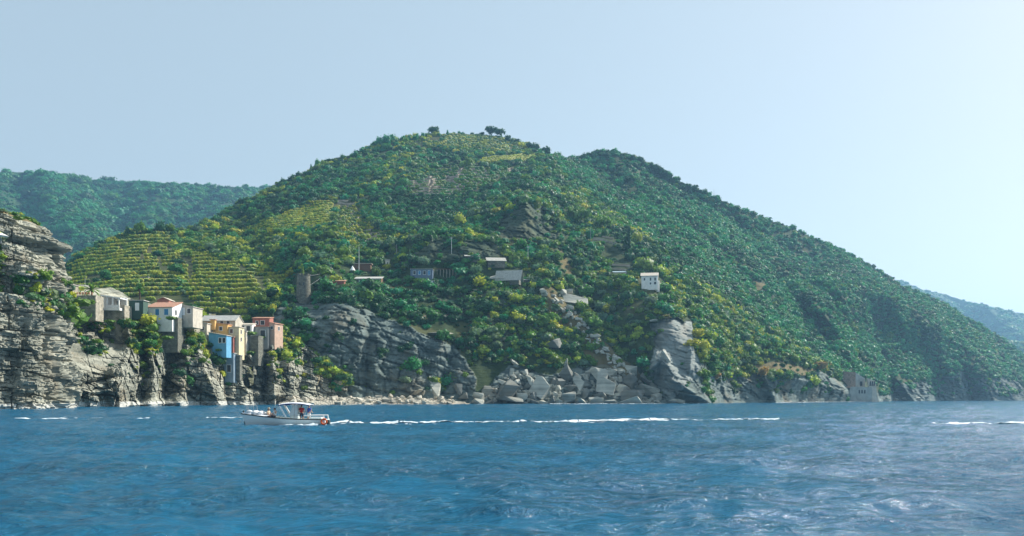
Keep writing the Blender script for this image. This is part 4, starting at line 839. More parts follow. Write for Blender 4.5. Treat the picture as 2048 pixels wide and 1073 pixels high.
M['dark'] = paint('dark_glass_and_hollows', (.03, .04, .05), .25, .2, 1, spec=.5); M['bluesh'] = paint('blue_shutter_paint', (.06, .24, .46), .6, .15, 2); M['greensh'] = paint('green_shutter_paint', (.04, .20, .12), .6, .15, 2); M['brown'] = paint('brown_wood', (.16, .09, .055), .8, .3, 3); M['whitepaint'] = paint('white_paint', (.80, .80, .78), .6, .08, 2); M['greymetal'] = paint('grey_metal', (.38, .40, .41), .5, .15, 3, metal=.3); M['darkgreen'] = paint('dark_green_boards', (.05, .10, .08), .8, .25, 2); M['bluewood'] = paint('blue_grey_boards', (.12, .17, .25), .8, .25, 2)
M['tarp'] = paint('pale_blue_sheeting', (.45, .58, .66), .6, .15, 2)
D_SMALL = True
def window(root, face, w, d, u, z, ww, hh, kind='plain', fr='whitepaint', sh='bluesh'):
    def place(bx, off, sx, sz, th, du=0, dz=0):
        if face == 'F': return ((u+du, -d/2-off, z+dz), (sx, th, sz))
        if face == 'R': return ((w/2+off, u+du, z+dz), (th, sx, sz))
        return ((-w/2-off, u+du, z+dz), (th, sx, sz))
    if D_SMALL: ww *= 1.22; hh *= 1.18
    if kind == 'door': nm = 'door'
    else: nm = 'window'
    mb = MB(); t = .12
    for du, dz, sx, sz in ((0, hh/2+t/2, ww+2*t, t), (0, -hh/2-t/2, ww+2*t, t), (-ww/2-t/2, 0, t, hh), (ww/2+t/2, 0, t, hh)): mb.box(*place(0, .03, sx, sz, .12, du, dz))
    o = mb.build(nm, M[fr], root)
    MB().box(*place(0, .01, ww, hh, .06)).build('pane' if nm == 'window' else 'door_panel', M['dark'] if kind not in ('closed', 'door', 'whitedoor') else M[sh] if kind != 'whitedoor' else M['whitepaint'], o)
    if kind == 'shut':
        for s in (-1, 1): MB().box(*place(0, .09, ww*.48, hh*1.02, .07, s*(ww/2+t+ww*.26), 0)).build('shutter', M[sh], o)
    return o
def house(name, label, cat, px, py, D, w, d, h, rot, wall, roof, rmat, wins=(), deep=3., over=.3, pitch=1.2, group=None, S=None):
    """px, py: middle of the front wall's foot in the photo; w, d, h in metres; deep: footing below"""
    if S is None and 110 < px < 560 and py > np.interp(px, [q[0] for q in E_R], [q[1] for q in E_R])+3 and D < 400:
        Dg = min(D+6, at(PROM, px, py-1).y-.5); w, d, h, deep, D = w*Dg/D, d*Dg/D, h*Dg/D, (2.5 if Dg < D+6 else deep), Dg
    c = P(px, py, D); rz = R(rot); root = empty(name, c+Vector((-math.sin(rz)*d/2, math.cos(rz)*d/2, 0)), rz)
    hw, hd = w/2, d/2; mb = MB()
    if roof == 'shed':     # falls from back to front
        mb.prism([(-hw, -hd, -deep), (hw, -hd, -deep), (hw, -hd, h), (-hw, -hd, h)], (0, 0, 0)) if False else None
        bm = mb.bm; vs = [bm.verts.new(q) for q in ((-hw, -hd, -deep), (hw, -hd, -deep), (hw, hd, -deep), (-hw, hd, -deep), (-hw, -hd, h), (hw, -hd, h), (hw, hd, h+pitch), (-hw, hd, h+pitch))]
        for f in ((0, 1, 5, 4), (1, 2, 6, 5), (2, 3, 7, 6), (3, 0, 4, 7), (4, 5, 6, 7), (3, 2, 1, 0)): bm.faces.new([vs[i] for i in f])
    elif roof == 'lean':    # falls from left to right
        bm = mb.bm; vs = [bm.verts.new(q) for q in ((-hw, -hd, -deep), (hw, -hd, -deep), (hw, hd, -deep), (-hw, hd, -deep), (-hw, -hd, h+pitch), (hw, -hd, h), (hw, hd, h), (-hw, hd, h+pitch))]
        for f in ((0, 1, 5, 4), (1, 2, 6, 5), (2, 3, 7, 6), (3, 0, 4, 7), (4, 5, 6, 7), (3, 2, 1, 0)): bm.faces.new([vs[i] for i in f])
    elif roof == 'gablex':  # ridge along x
        mb.prism([(-hw, -hd, -deep), (-hw, hd, -deep), (-hw, hd, h), (-hw, 0, h+pitch), (-hw, -hd, h)], (w, 0, 0))
    elif roof == 'gabley':
        mb.prism([(-hw, -hd, -deep), (hw, -hd, -deep), (hw, -hd, h), (0, -hd, h+pitch), (-hw, -hd, h)], (0, d, 0))
    else: mb.box((0, 0, (h-deep)/2), (w, d, h+deep))
    mb.build('wall', M[wall], root)
    th = .22; ov = over; mb = MB()
    if roof == 'shed': 
        e = pitch/d*ov; mb.prism([(-hw-ov, -hd-ov, h-e+.02), (-hw-ov, hd+ov, h+pitch+e+.02), (-hw-ov, hd+ov, h+pitch+e+th), (-hw-ov, -hd-ov, h-e+th)], (w+2*ov, 0, 0))
    elif roof == 'lean':
        e = pitch/w*ov; mb.prism([(-hw-ov, -hd-ov, h+pitch+e+.02), (hw+ov, -hd-ov, h-e+.02), (hw+ov, -hd-ov, h-e+th), (-hw-ov, -hd-ov, h+pitch+e+th)], (0, d+2*ov, 0))
    elif roof == 'gablex':
        e = pitch/hd*ov; mb.prism([(-hw-ov, -hd-ov, h-e+.02), (-hw-ov, 0, h+pitch+.02), (-hw-ov, hd+ov, h-e+.02), (-hw-ov, hd+ov, h-e+th), (-hw-ov, 0, h+pitch+th), (-hw-ov, -hd-ov, h-e+th)], (w+2*ov, 0, 0))
    elif roof == 'gabley':
        e = pitch/hw*ov; mb.prism([(-hw-ov, -hd-ov, h-e+.02), (0, -hd-ov, h+pitch+.02), (hw+ov, -hd-ov, h-e+.02), (hw+ov, -hd-ov, h-e+th), (0, -hd-ov, h+pitch+th), (-hw-ov, -hd-ov, h-e+th)], (0, d+2*ov, 0))
    elif roof == 'flat': mb.box((0, 0, h+.12), (w+2*ov, d+2*ov, .22))
    elif roof == 'parapet':
        for c_, s_ in (((0, -hd+.15, h+.28), (w+.01, .3, .55)), ((0, hd-.15, h+.28), (w+.01, .3, .55)), ((-hw+.15, 0, h+.28), (.3, d-.6, .55)), ((hw-.15, 0, h+.28), (.3, d-.6, .55))): mb.box(c_, s_)
    if roof == 'parapet': mb.build('parapet', M[rmat], root)
    elif roof != 'none': mb.build('roof', M[rmat], root)
    for q in wins: window(root, q[0], w, d, *q[1:])
    tag(root, label, cat, group); return root
# --- cliff village
house('stone_hut', 'small pale stone hut with a brown doorway at the left end of the village', 'hut', 132, 590, 290, 4.2, 4, 3.2, 0, 'stone', 'lean', 'greyroof', [('F', 1.3, 1.1, .8, 2.0, 'door', 'brown', 'brown')], deep=3, pitch=.9)
house('hut', 'tiny tan hut squeezed between the tall rock stack and the stone hut', 'hut', 100, 600, 262, 2.6, 3, 2.4, 0, 'pink', 'flat', 'beige', [('F', 0, 1.1, .8, .9)], deep=3)
t = house('stone_terrace', 'long stone terrace bastion with terracotta pots along its top, left end of the village', 'terrace', 157, 626, 283, 10.8, 5.5, 4.9, 0, 'stone', 'parapet', 'stone', deep=6)
M['terracotta'] = paint('terracotta', (.50, .26, .15), .8, .2, 3)
for k in range(7):
    o = MB().tube((0, 0, 0), (0, 0, .55), .22, .34, 10).tube((0, 0, .55), (0, 0, .68), .38, .38, 10).build('flower_pot', M['terracotta']); o.location = P(148+k*6, 589.5, 286); want(o, 'terracotta pot on the parapet of the long stone terrace', 148+k*6, 'pot', 'pots along the stone terrace')
# white pergola house with pillars
def pergola_house():
    root = empty('pergola_house', P(221, 615, 292)); tag(root, 'white loggia house with square pillars and sloping white roof above the stone bastion', 'house')
    MB().box((-2.4, 2.6, 1.3), (1.2, 4.4, 4.6)).box((.8, 4.6, 1.3), (5.2, .4, 4.6)).box((0, 2.4, -.6), (6, 5, .8)).build('wall', M['white'], root)
    MB().prism([(-3.2, -.2, 3.75), (3.3, -.2, 2.75), (3.3, -.2, 3.1), (-3.2, -.2, 4.1)], (0, 5.4, 0)).build('roof', M['whitepaint'], root)
    for x, z in ((-1.2, 3.4), (.6, 3.15), (2.6, 2.85)): MB().box((x, .2, z/2-.2), (.42, .42, z+.3)).build('pillar', M['white'], root)
    MB().box((.7, .1, .35), (4.4, .2, .9)).build('balustrade', M['white'], root)
    MB().box((.7, 4.37, 1.5), (1.2, .06, 2.1)).build('window', M['dark'], root)
pergola_house()
house('stone_bastion', 'dark square stone bastion directly below the white loggia house', 'wall', 226, 644, 288, 7.4, 5.5, 4.8, 0, 'stone', 'parapet', 'stone', deep=7)
house('shed', 'dark green shed with a white door between loggia house and white house', 'shed', 272, 621, 300, 4.8, 4, 3.2, 0, 'darkgreen', 'flat', 'greyroof', [('F', .4, 1.2, .9, 2, 'whitedoor')])
house('village_house', 'white house with two blue shuttered windows and terracotta roof', 'house', 318, 640, 305, 9.4, 7, 4.2, -6, 'white', 'shed', 'tile', [('F', -.6, 2.6, 1.1, 1.7, 'closed', 'whitepaint', 'bluesh'), ('F', 2.6, 2.6, 1.2, 1.7, 'closed', 'whitepaint', 'bluesh'), ('R', -1, 2.6, .9, 1.4)], deep=4, pitch=2.2)
house('village_house', 'low pinkish house with pale sloping roof just right of the blue-shuttered house', 'house', 360, 632, 312, 9.2, 8, 3.0, -4, 'beige', 'lean', 'paletile', [('F', -2.6, 1.6, 1.2, 1.6), ('F', .6, 1.5, 1.6, 2.0, 'whitedoor'), ('F', 3.2, 1.6, 1.0, 1.4)], deep=4, pitch=1.5)
house('village_house', 'small red gabled house behind the blue-shuttered house', 'house', 326, 615, 322, 4.2, 5, 2.6, 0, 'red', 'gabley', 'paletile', deep=5, pitch=.9)
house('stone_bastion', 'stone bastion in painted shade on the crag under the blue-shuttered house', 'wall', 337, 676, 300, 6.2, 5, 6.2, 0, 'dark_and_shaded_stone', 'parapet', 'dark_and_shaded_stone', deep=5)  # bastion in shade: the darker stonework puts that shade into its colour
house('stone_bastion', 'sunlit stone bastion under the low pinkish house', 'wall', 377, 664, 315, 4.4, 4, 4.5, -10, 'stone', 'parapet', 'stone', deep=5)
house('village_house', 'broad beige house with grey low-pitched roof above the orange house', 'house', 436, 655, 345, 13.6, 8, 2.5, -4, 'beige', 'gablex', 'greyroof', [('F', 4, 1.5, 1, 1.4), ('F', 1.5, 1.5, 1, 1.4)], deep=6, pitch=2.2)
house('village_house', 'narrow beige annex left of the orange house', 'house', 405, 674, 328, 3.2, 5, 4.8, 0, 'beige', 'flat', 'greyroof', [('F', 0, 3, .9, 1.2)], deep=5)
house('village_house', 'orange house with a terrace standing above the blue house', 'house', 434, 674, 334, 7.8, 5, 4.6, 0, 'orange', 'lean', 'tile', [('F', -2, 2.9, .9, 1.3), ('F', 1.4, 3.0, .9, 1.2)], deep=4, pitch=.8)
house('chimney_turret', 'small orange chimney turret on the beige roof', 'chimney', 425, 652, 332, 1.7, 1.7, 2.2, 0, 'orange', 'flat', 'tile', deep=1.5)
house('village_house', 'sky-blue house with two dark windows at the bottom of the village', 'house', 435, 699, 326, 6.8, 4, 4.9, -8, 'blue', 'lean', 'paletile', [('F', 1.0, 3.2, .9, 1.5), ('F', 2.5, 3.2, .9, 1.5)], deep=3, pitch=1.2)
house('village_house', 'tall narrow cream house right of the blue house', 'house', 466, 698, 335, 4.6, 5, 8.0, -6, 'cream', 'flat', 'paletile', [('F', -.6, 6.6, .9, 1.3, 'closed', 'whitepaint', 'brown'), ('F', -.6, 3.8, .9, 1.3), ('R', -.5, 6.4, .8, 1.2), ('R', -.5, 3.6, .8, 1.2)], deep=4)
house('village_house', 'low maroon annex at the foot of the tall cream house', 'house', 459, 699, 333, 2.8, 1.6, 4.4, -6, 'maroon', 'flat', 'tile', [('F', 0, 2.6, .8, 1.1)], deep=4)
house('village_house', 'small white house with dark openings behind the cream house', 'house', 491, 664, 352, 5, 5, 2.7, 0, 'white', 'shed', 'paletile', [('F', -1.2, 1.3, 1.2, 1.7), ('F', 1.1, 1.3, 1.2, 1.6)], pitch=.8, deep=4)
house('village_house', 'narrow pale house with green shutters above the dark stone tower', 'house', 483, 690, 343, 3.4, 4, 5.0, 0, 'beige', 'flat', 'greyroof', [('F', -.6, 3.6, .8, 1.5, 'closed', 'whitepaint', 'greensh'), ('F', .9, 3.6, .7, 1.5, 'closed', 'whitepaint', 'greensh')], deep=4)
house('stone_tower', 'dark ivy-topped square stone tower right of the cream house', 'tower', 503, 706, 346, 5.4, 5, 6.0, -6, 'dark_and_shaded_stone', 'parapet', 'dark_and_shaded_stone', deep=5)
house('village_house', 'red house with a tiled roof terrace at the right end of the village', 'house', 522, 654, 362, 6.8, 6, 3.4, 0, 'red', 'shed', 'tile', [('F', .6, 1.6, 1.3, 1.4), ('F', -1.6, 1.6, .8, 1.2)], deep=5, pitch=.8)
house('village_house', 'grey arched house standing below the red house', 'house', 523, 674, 355, 5.2, 5, 3.9, 0, 'grey', 'flat', 'tile', [('F', .5, 1.3, 1.6, 2.2)], deep=5)
house('village_house', 'narrow pink house at the right end of the village', 'house', 544, 674, 357, 2.4, 6, 5.2, -18, 'pink', 'lean', 'tile', [('F', 0, 3.6, .7, 1.0), ('R', 0, 3.4, .8, 1.2)], deep=5, pitch=.5)
house('boat_shed', 'tall plain blue-grey shed wall below the tall cream house', 'shed', 458, 744, 326, 3.4, 3.5, 6.6, -4, 'slateblue', 'flat', 'greyroof', [('F', 0, 1.2, 1.2, 2.2)], deep=4)
house('stone_hut', 'small dark stone shed right of the plain blue-grey shed', 'hut', 472, 740, 328, 2.8, 3, 5.2, 0, 'dark_and_shaded_stone', 'flat', 'slate', deep=4)
for x, y, D, l in ((219, 552, 0, 'tiny pale pink stone hut in the left vineyard'), (288, 558, 0, 'low flat stone shelter in the left vineyard')):
    g = at(MAIN, x, y); house('vineyard_hut', l, 'hut', x, y, g.y-1, 2.2 if x < 250 else 4.2, 2, 1.7 if x < 250 else .8, 0, 'pinkstone' if x < 250 else 'stone', 'flat', 'slate', deep=1.5)
def cap_ivy(px, py, D, w):
    o = link('ivy', CROWNS[2]); o.location = P(px, py, D); o.scale = (wpx(w, D)/2,)*2+(wpx(w, D)*.2,); set_tint(o, GREENS['olive']); return o
for a in ((503, 671, 347, 34, 'ivy mat crowning the dark stone tower'), (168, 612, 277, 62, 'bright green creeper draped below the long stone terrace'), (345, 640, 299, 30, 'climbing plants on the bastion under the blue-shuttered house'), (40, 440, 226, 30, 'dry tuft on the top of the tall left rock stack'), (57, 438, 224, 18, 'round green bush on the top edge of the tall left rock stack'), (270, 648, 296, 26, 'yellow-green shrub left of the blue-shuttered house'), (285, 665, 294, 24, 'yellow-green shrub hanging below the blue-shuttered house'), (275, 690, 291, 26, 'lower yellow-green shrub hanging over the crag'), (222, 646, 287, 26, 'shrub at the foot of the square bastion below the loggia house'), (337, 679, 299, 30, 'shrub at the foot of the dark bastion under the blue-shuttered house'), (503, 708, 345, 24, 'shrub at the foot of the dark stone tower'), (440, 703, 326, 22, 'shrub at the foot of the sky-blue house'), (522, 678, 354, 26, 'shrub at the foot of the grey arched house')):
    tag(cap_ivy(*a[:4]), a[4], 'climbing plant' if 'shrub' not in a[4] and 'bush' not in a[4] else 'shrub')
tag(MB().tube((0, 0, 0), (0, 0, 2.3), .05, .05, 6).tube((0, 0, 1.7), (0, 0, 2.5), 1.7, .05, 10).build('parasol', M['whitepaint']), 'white parasol on the ledge at the far left edge', 'parasol').location = P(2, 487, 212)
# --- hillside buildings
D_SMALL = False
def hpos(px, py): return at(MAIN, px, py).y
def hill_house(name, label, cat, px, py, wp, hp, d, rot, wall, roof, rmat, wins=(), **k):
    D = hpos(px, py)-d*.25; s = D/F; w, h = wp*s, hp*s
    wins = [(q[0], q[1]*s, q[2]*s, q[3]*s, q[4]*s, *q[5:]) for q in wins]
    return house(name, label, cat, px, py, D-d*.4, w, d, h, rot, wall, roof, rmat, wins, deep=k.pop('deep', 2.2), **k)
wh = hill_house('hillside_house', 'white two-storey house alone on the right part of the slope', 'house', 1299, 572, 32, 20, 8, -10, 'white', 'gablex', 'paletile', [('F', -10, 13, 3, 5), ('F', 2, 13, 3, 6), ('F', 11, 13, 3, 6), ('F', 2, 4.5, 3, 4), ('F', 11, 5, 4, 5)], pitch=1.9, over=.5)
hill_house('balcony_block', 'white lower balcony wing in front of the white hillside house', 'house', 1307, 576, 24, 12, 4, -8, 'white', 'parapet', 'white', [('F', -6, 6, 3, 4), ('F', 4, 6, 4, 6)])
hill_house('glazed_shed', 'long low glazed shed with pale tin roof on the cliff top', 'shed', 736, 568, 52, 10, 5, -3, 'brown', 'shed', 'greyroof', [('F', u, 5.2, 5.4, 6.4) for u in (-21, -14, -7, 0, 7, 14, 21)], pitch=1.4, over=.5)
hill_house('timber_shed', 'blue boarded shed below the dark bare rock face', 'shed', 843, 553, 44, 14, 5, 0, 'bluewood', 'flat', 'slate', [('F', -14, 7, 5, 7), ('F', -4, 7, 4, 7, 'closed', 'whitepaint', 'bluesh'), ('F', 6, 7, 5, 7), ('F', 15, 7, 4, 9, 'door', 'whitepaint', 'bluesh')])
hill_house('stone_hut', 'small pale square hut above the long glazed shed', 'hut', 775, 533, 9, 13, 3, 10, 'beige', 'flat', 'slate', [('F', 0, 6, 3, 4)])
hill_house('stone_ruin', 'tumbled stone ruin on the middle slope below the upper terraces', 'ruin', 842, 459, 16, 5, 4, 0, 'stone', 'lean', 'slate', pitch=.6)
hill_house('slate_shed', 'wide shed with a large pale pitched roof in the middle of the hill', 'shed', 1016, 561, 44, 5, 6, -12, 'dark_and_shaded_stone', 'gablex', 'slate', [('F', -12, 2, 6, 3), ('F', 4, 2, 6, 3), ('F', 14, 2, 5, 3)], pitch=4.0, over=1.2)
hill_house('lean_to', 'low lean-to with pale slate roof at the left of the wide pitched-roof shed', 'shed', 993, 561, 24, 4, 4, -12, 'dark_and_shaded_stone', 'shed', 'slate', pitch=1.6, over=.8)
hill_house('lean_to', 'low lean-to with pale slate roof at the right of the wide pitched-roof shed', 'shed', 1051, 564, 20, 4, 4, 8, 'dark_and_shaded_stone', 'shed', 'slate', pitch=1.2, over=.8)
hill_house('flat_shed', 'shed with two stepped pale slab roofs above the wide pitched-roof shed', 'shed', 993, 527, 34, 5, 6, 6, 'dark_and_shaded_stone', 'shed', 'slate', pitch=2.2, over=.8)
hill_house('flat_shed', 'small shed with a pale flat roof left of the stepped slab roofs', 'shed', 944, 516, 24, 3, 4, 6, 'dark_and_shaded_stone', 'shed', 'slate', pitch=1.0, over=.8)
hill_house('flat_shed', 'shed with a thin pale roof beside the white mast', 'shed', 725, 538, 32, 10, 4, 0, 'brown', 'flat', 'paletile', over=.6)
hill_house('garden_shed', 'low red-roofed shed left of the long glazed shed', 'shed', 668, 568, 40, 5, 4, 0, 'maroon', 'shed', 'tile', pitch=.8, over=.5)
hill_house('garden_shed', 'small white roofed shelter on the cliff right of the long glazed shed', 'shed', 816, 583, 10, 3, 2, 0, 'beige', 'flat', 'whitepaint')
hill_house('garden_shed', 'small shed with a white door below the blue boarded shed', 'shed', 862, 570, 12, 8, 2.5, 0, 'bluewood', 'flat', 'slate', [('F', 2, 4, 3, 7, 'whitedoor')])
hill_house('sheeted_store', 'low store covered with pale blue sheeting on the garden terraces', 'shed', 1240, 548, 26, 3, 3, 0, 'beige', 'shed', 'tarp', pitch=.7)
hill_house('sheeted_store', 'tiny tan roofed shelter on the slope above the bare slabs', 'shed', 1201, 537, 8, 3, 2, 0, 'pink', 'shed', 'tile', pitch=.4)
def round_tower():
    b = at(MAIN, 607, 596); b.y -= 7; D = b.y; h = wpx(46, D); r = wpx(13.5, D); root = empty('round_tower', P(607, 598, D)); tag(root, 'ruined round stone watch tower on the spur left of the sheds', 'tower')
    MB().tube((0, 0, -3), (0, 0, h), r*1.12, r*.95, 28).build('wall', M['dark_and_shaded_stone'], root)
    mb = MB()
    for k in range(12):
        a = k*PI/6
        if k not in (4, 5): mb.box((math.cos(a)*r*.86, math.sin(a)*r*.86, h+.35), (.7, .9, .8), rz=a)
    mb.build('battlement', M['dark_and_shaded_stone'], root)
    for a in (-1.9, -1.3): MB().box((math.cos(a)*r*1.0, math.sin(a)*r*1.0, h*.62), (.5, .5, 1.2), rz=a).build('window', M['dark'], root)
round_tower()
def pergola(px, py, wp, hp, label):
    D = hpos(px, py)-2; s = D/F; w, h = wp*s, hp*s; root = empty('pergola', P(px, py, D)); tag(root, label, 'pergola'); n = 9
    for k in range(n):
        x = -w/2+w*k/(n-1)
        for y in (0, 3): MB().tube((x, y, -2), (x, y, h), .09, .09, 6).build('post', M['beige'], root)
    MB().box((0, 0, h+.1), (w+.6, .16, .16)).box((0, 3, h+.1), (w+.6, .16, .16)).build('beam', M['brown'], root)
    mb = MB()
    for k in range(22): mb.box((-w/2+w*k/21, 1.5, h+.24), (.1, 4, .12))
    mb.build('slats', M['brown'], root)
pergola(893, 551, 50, 12, 'long dark timber pergola with pale posts right of the blue boarded shed')
def pole(px, y0, y1, label, cat='pole', r=.09, S=True, mat='greymetal', D=None, arms=0):
    D = D or hpos(px, y1)-1.5; h = wpx(y1-y0, D); root = MB(); root.tube((0, 0, -2), (0, 0, h), r*1.25, r*.7, 8)
    if arms:
        for z, w in ((h-.3, .9), (h-1.0, .7)): root.box((0, 0, z), (w*2, .1, .1))
    o = root.build('pole', M[mat]); o.location = P(px, y1, D); tag(o, label, cat); return o
pole(718, 494, 546, 'tall white mast standing beside the thin-roofed shed', 'mast', .13, mat='whitepaint')
pole(793, 489, 514, 'thin grey pole right of the small square hut')
pole(903, 474, 507, 'pale pole at the foot of the dark rock face', mat='whitepaint', arms=1)
pole(1056, 492, 524, 'pale pole in the middle of the slope right of the sheds', mat='whitepaint', arms=1)
pole(1181, 456, 492, 'grey pole at the left end of the upper garden terrace wall', arms=1)
pole(1220, 525, 550, 'grey pole at the left end of the lower garden terraces')
pole(1271, 556, 572, 'short pole just left of the white hillside house')
pole(663, 533, 552, 'leaning wooden cable pole between the round tower and the sheds', mat='brown')
pole(1428, 379, 402, 'thin radio mast on the right skyline', 'mast', .16)
pole(170, 556, 574, 'thin post behind the spreading palm', D=300)
def cable(a, b, sag, label):
    a = P(*a); b = P(*b); pts = [a.lerp(b, t/10)-Vector((0, 0, sag*4*(t/10)*(1-t/10))) for t in range(11)]
    tag(MB().path(pts, .06, 5).build('cable', M['greymetal']), label, 'cable')
D1 = hpos(607, 596)-3; D2 = hpos(663, 552)-1.5
cable((620, 551, D1), (663, 534, D2), 1.2, 'upper cable from the round tower top to the leaning pole')
cable((621, 570, D1), (663, 536, D2), .6, 'lower cable running up from the round tower to the leaning pole')
tag(MB().tube((0, 0, -1), (0, 0, 2.6), .06, .06, 6).tube((0, 0, .9), (0, 0, 3.4), 1.5, .05, 8).build('parasol', M['whitepaint']), 'folded white parasol left of the white mast', 'parasol').location = P(705, 545, hpos(705, 548)-1)
def ribbon(pts, h, label, mat='drystone'):
    run = [(*at(MAIN, x, y)[:], x, y) for x, y in pts]; o = wall_strip([r for r in run for _ in (0, 1)], h, M[mat]); o.name = 'garden_wall'; tag(o, label, 'wall')
ribbon([(1182, 479), (1194, 480), (1206, 482), (1218, 485), (1232, 489)], 1.0, 'upper pale wall of the garden terraces right of the umbrella pines')
ribbon([(1204, 474), (1214, 476), (1226, 479)], .7, 'short pale wall above the upper garden terrace wall')
ribbon([(1220, 531), (1235, 531), (1250, 532), (1260, 534)], .9, 'pale wall of the lower garden terraces')
ribbon([(1222, 539), (1238, 540), (1252, 541)], .8, 'second pale wall just under the lower garden terrace wall')
ribbon([(1236, 556), (1246, 556), (1258, 557)], .8, 'short pale wall left of the white hillside house')
ribbon([(920, 584), (945, 583), (970, 583), (998, 582)], 1.3, 'straight retaining wall below the long pergola')
ribbon([(848, 635), (862, 630), (880, 629), (896, 634)], .7, 'curved low wall above the pale flat slab on the cliff')
ribbon([(835, 462), (855, 461), (880, 462)], .6, 'low wall below the tumbled ruin')
def bunker():
    D = hpos(1712, 785)-12; s = D/F; root = empty('bunker', P(1712, 796, D)); tag(root, 'old concrete waterside bunker with buttress and slit windows at the right shore', 'bunker')
    X = lambda px: (px-1712)*s
    Zp = lambda py: (796-py)*s
    mb = MB(); mb.prism([(X(1662), 2, -4), (X(1708), -3, -4), (X(1708), -3, Zp(745)), (X(1664), 2, Zp(742))], (0, 3, 0)); mb.build('retaining_wall', M['pinkstone'], root)
    mb = MB(); mb.prism([(X(1708.5), -2.6, -4), (X(1733), 2.5, -4), (X(1733), 2.5, Zp(757)), (X(1708.5), -2.6, Zp(746))], (0, 6, 0)); mb.build('side_wall', M['concrete_shaded'], root)  # shade of this side is put into its darker concrete
    MB().box((X(1722), -.35, Zp(768)), (5*s, .5, 9*s), rz=R(28)).build('opening_shade', M['dark'], root)  # solid dark box painting the shaded hollow of the arch
    bl = MB().prism([(X(1690), -6, -4), (X(1738), -6, -4), (X(1737), -6, Zp(775)), (X(1694), -6, Zp(774))], (0, 4, 0)).build('front_block', M['concrete_shaded'], root)  # darker concrete again, shade painted into the front
    for x in (1712, 1717.5, 1723): MB().box((X(x), -6.05, Zp(784)), (2.6*s, .2, 7*s)).build('window', M['dark'], root)
    MB().prism([(X(1738), -6.5, -4), (X(1752), -5.5, -4), (X(1746), -3.5, Zp(762)), (X(1729), -4.5, Zp(757))], (1.2, 5, 0)).build('buttress', M['concrete'], root)  # lighter, warmer concrete has the sunlit look painted in
    for x in (1735, 1739, 1743): MB().box((X(x), -4.95, Zp(768)), (1.8*s, .8, 9*s), ry=R(8)).build('window', M['dark'], root)
    MB().box((X(1690), -5.2, Zp(775)), (9*s, 2, 2.2*s)).build('tiled_cap', M['tile'], root)
bunker()
# ------------------------------------------------------------------ boat, people
M['hull'] = paint('white_gelcoat', (.66, .74, .74), .35, .06, .8, spec=.5); M['rub'] = paint('dark_rubbing_strake', (.05, .06, .06), .6, .1, 2); M['deck'] = paint('pale_deck', (.60, .60, .55), .7, .1, 2)
M['canvas'] = paint('white_canvas', (.72, .75, .80), .8, .1, 2); M['navy'] = paint('navy_canvas', (.03, .05, .16), .8, .15, 2); M['ring'] = paint('orange_lifebuoy', (.75, .13, .03), .6, .1, 2)
M['skin'] = paint('skin', (.50, .28, .19), .6, .08, 6); M['hair'] = paint('dark_hair', (.04, .025, .02), .7, .2, 10); M['redshirt'] = paint('red_shirt', (.38, .03, .04), .85, .12, 5); M['blueshirt'] = paint('blue_shirt', (.03, .10, .40), .85, .12, 5); M['whiteshirt'] = paint('white_shirt', (.72, .72, .72), .85, .1, 5); M['beigecloth'] = paint('beige_cloth', (.55, .46, .33), .85, .12, 5); M['darkcloth'] = paint('dark_cloth', (.04, .05, .08), .85, .15, 5); M['perspex'] = paint('salt_hazed_windscreen', (.55, .62, .64), .15, .1, 2, spec=.6); M['rope'] = paint('rope', (.55, .50, .40), .9, .2, 8)
BX = (652-X0)/F*86; 
boat = empty('motor_boat', Vector(((573-X0)/F*86, 86, 0)), R(180)); tag(boat, 'open white wooden motor boat with a canopy heading left across the bay', 'boat')
# local: +x = bow (world -x), z up.  length 7.8 m
L0 = 7.8
def hull_pt(s, t):
    """s 0 stern..1 bow, t 0 keel..1 gunwale"""
    b = 1.28*(1-max(0, (s-.45)/.56)**2.4)*(.86+.14*min(1, s/.3)); b = max(b, .03)
    zg = .62+.10*s+.72*max(0, s-.25)**1.7; zk = -.38+.95*max(0, s-.78)**1.5*4*.4
    x = -L0/2+L0*s+(t-.5)*.35*s**6+t*.25*(s**10)
    y = b*(math.sin(t*PI/2)**.62); z = zk+(zg-zk)*t**1.25; return x, y, z
def make_hull():
    ns, nt_ = 44, 14; V = []; Q = []
    for sd in (1, -1):
        o = len(V)
        for i in range(ns):
            for j in range(nt_): x, y, z = hull_pt(i/(ns-1), j/(nt_-1)); V.append((x, sd*y, z))
        for i in range(ns-1):
            for j in range(nt_-1): a = o+i*nt_+j; Q.append((a, a+1, a+nt_+1, a+nt_))
    me = bpy.data.meshes.new('hull'); fs = list(Q); st = [j for j in range(nt_)]+[nt_*ns+j for j in range(nt_-1, -1, -1)]
    me.from_pydata(V, [], fs+[tuple(st)]); bm = bmesh.new(); bm.from_mesh(me); bmesh.ops.remove_doubles(bm, verts=bm.verts, dist=.002); bmesh.ops.recalc_face_normals(bm, faces=bm.faces); bm.to_mesh(me); bm.free()
    h = link('hull', me, M['hull'], boat); md = h.modifiers.new('thick', 'SOLIDIFY'); md.thickness = .06; md.offset = -1
    for sd in (1, -1):
        pts = [Vector((hull_pt(i/40, 1)[0], sd*(hull_pt(i/40, 1)[1]+.02), hull_pt(i/40, 1)[2]-.03)) for i in range(41)]; MB().path(pts, .055, 6).build('rubbing_strake', M['rub'], boat)
    V = []; Q = []
    for i in range(30):
        s = .01+i/29*.93; x, y, z = hull_pt(s, .62); V += [(x, y*.97, .18+.5*max(0, s-.6)), (x, -y*.97, .18+.5*max(0, s-.6))]
        if i: a = 2*i; Q.append((a-2, a, a+1, a-1))
    link('deck', npmesh('deck', V, Q), M['deck'], boat)
make_hull()
MB().tube((3.95, 0, .1), (4.12, 0, 1.42), .07, .07, 8).build('stem_post', M['rub'], boat)
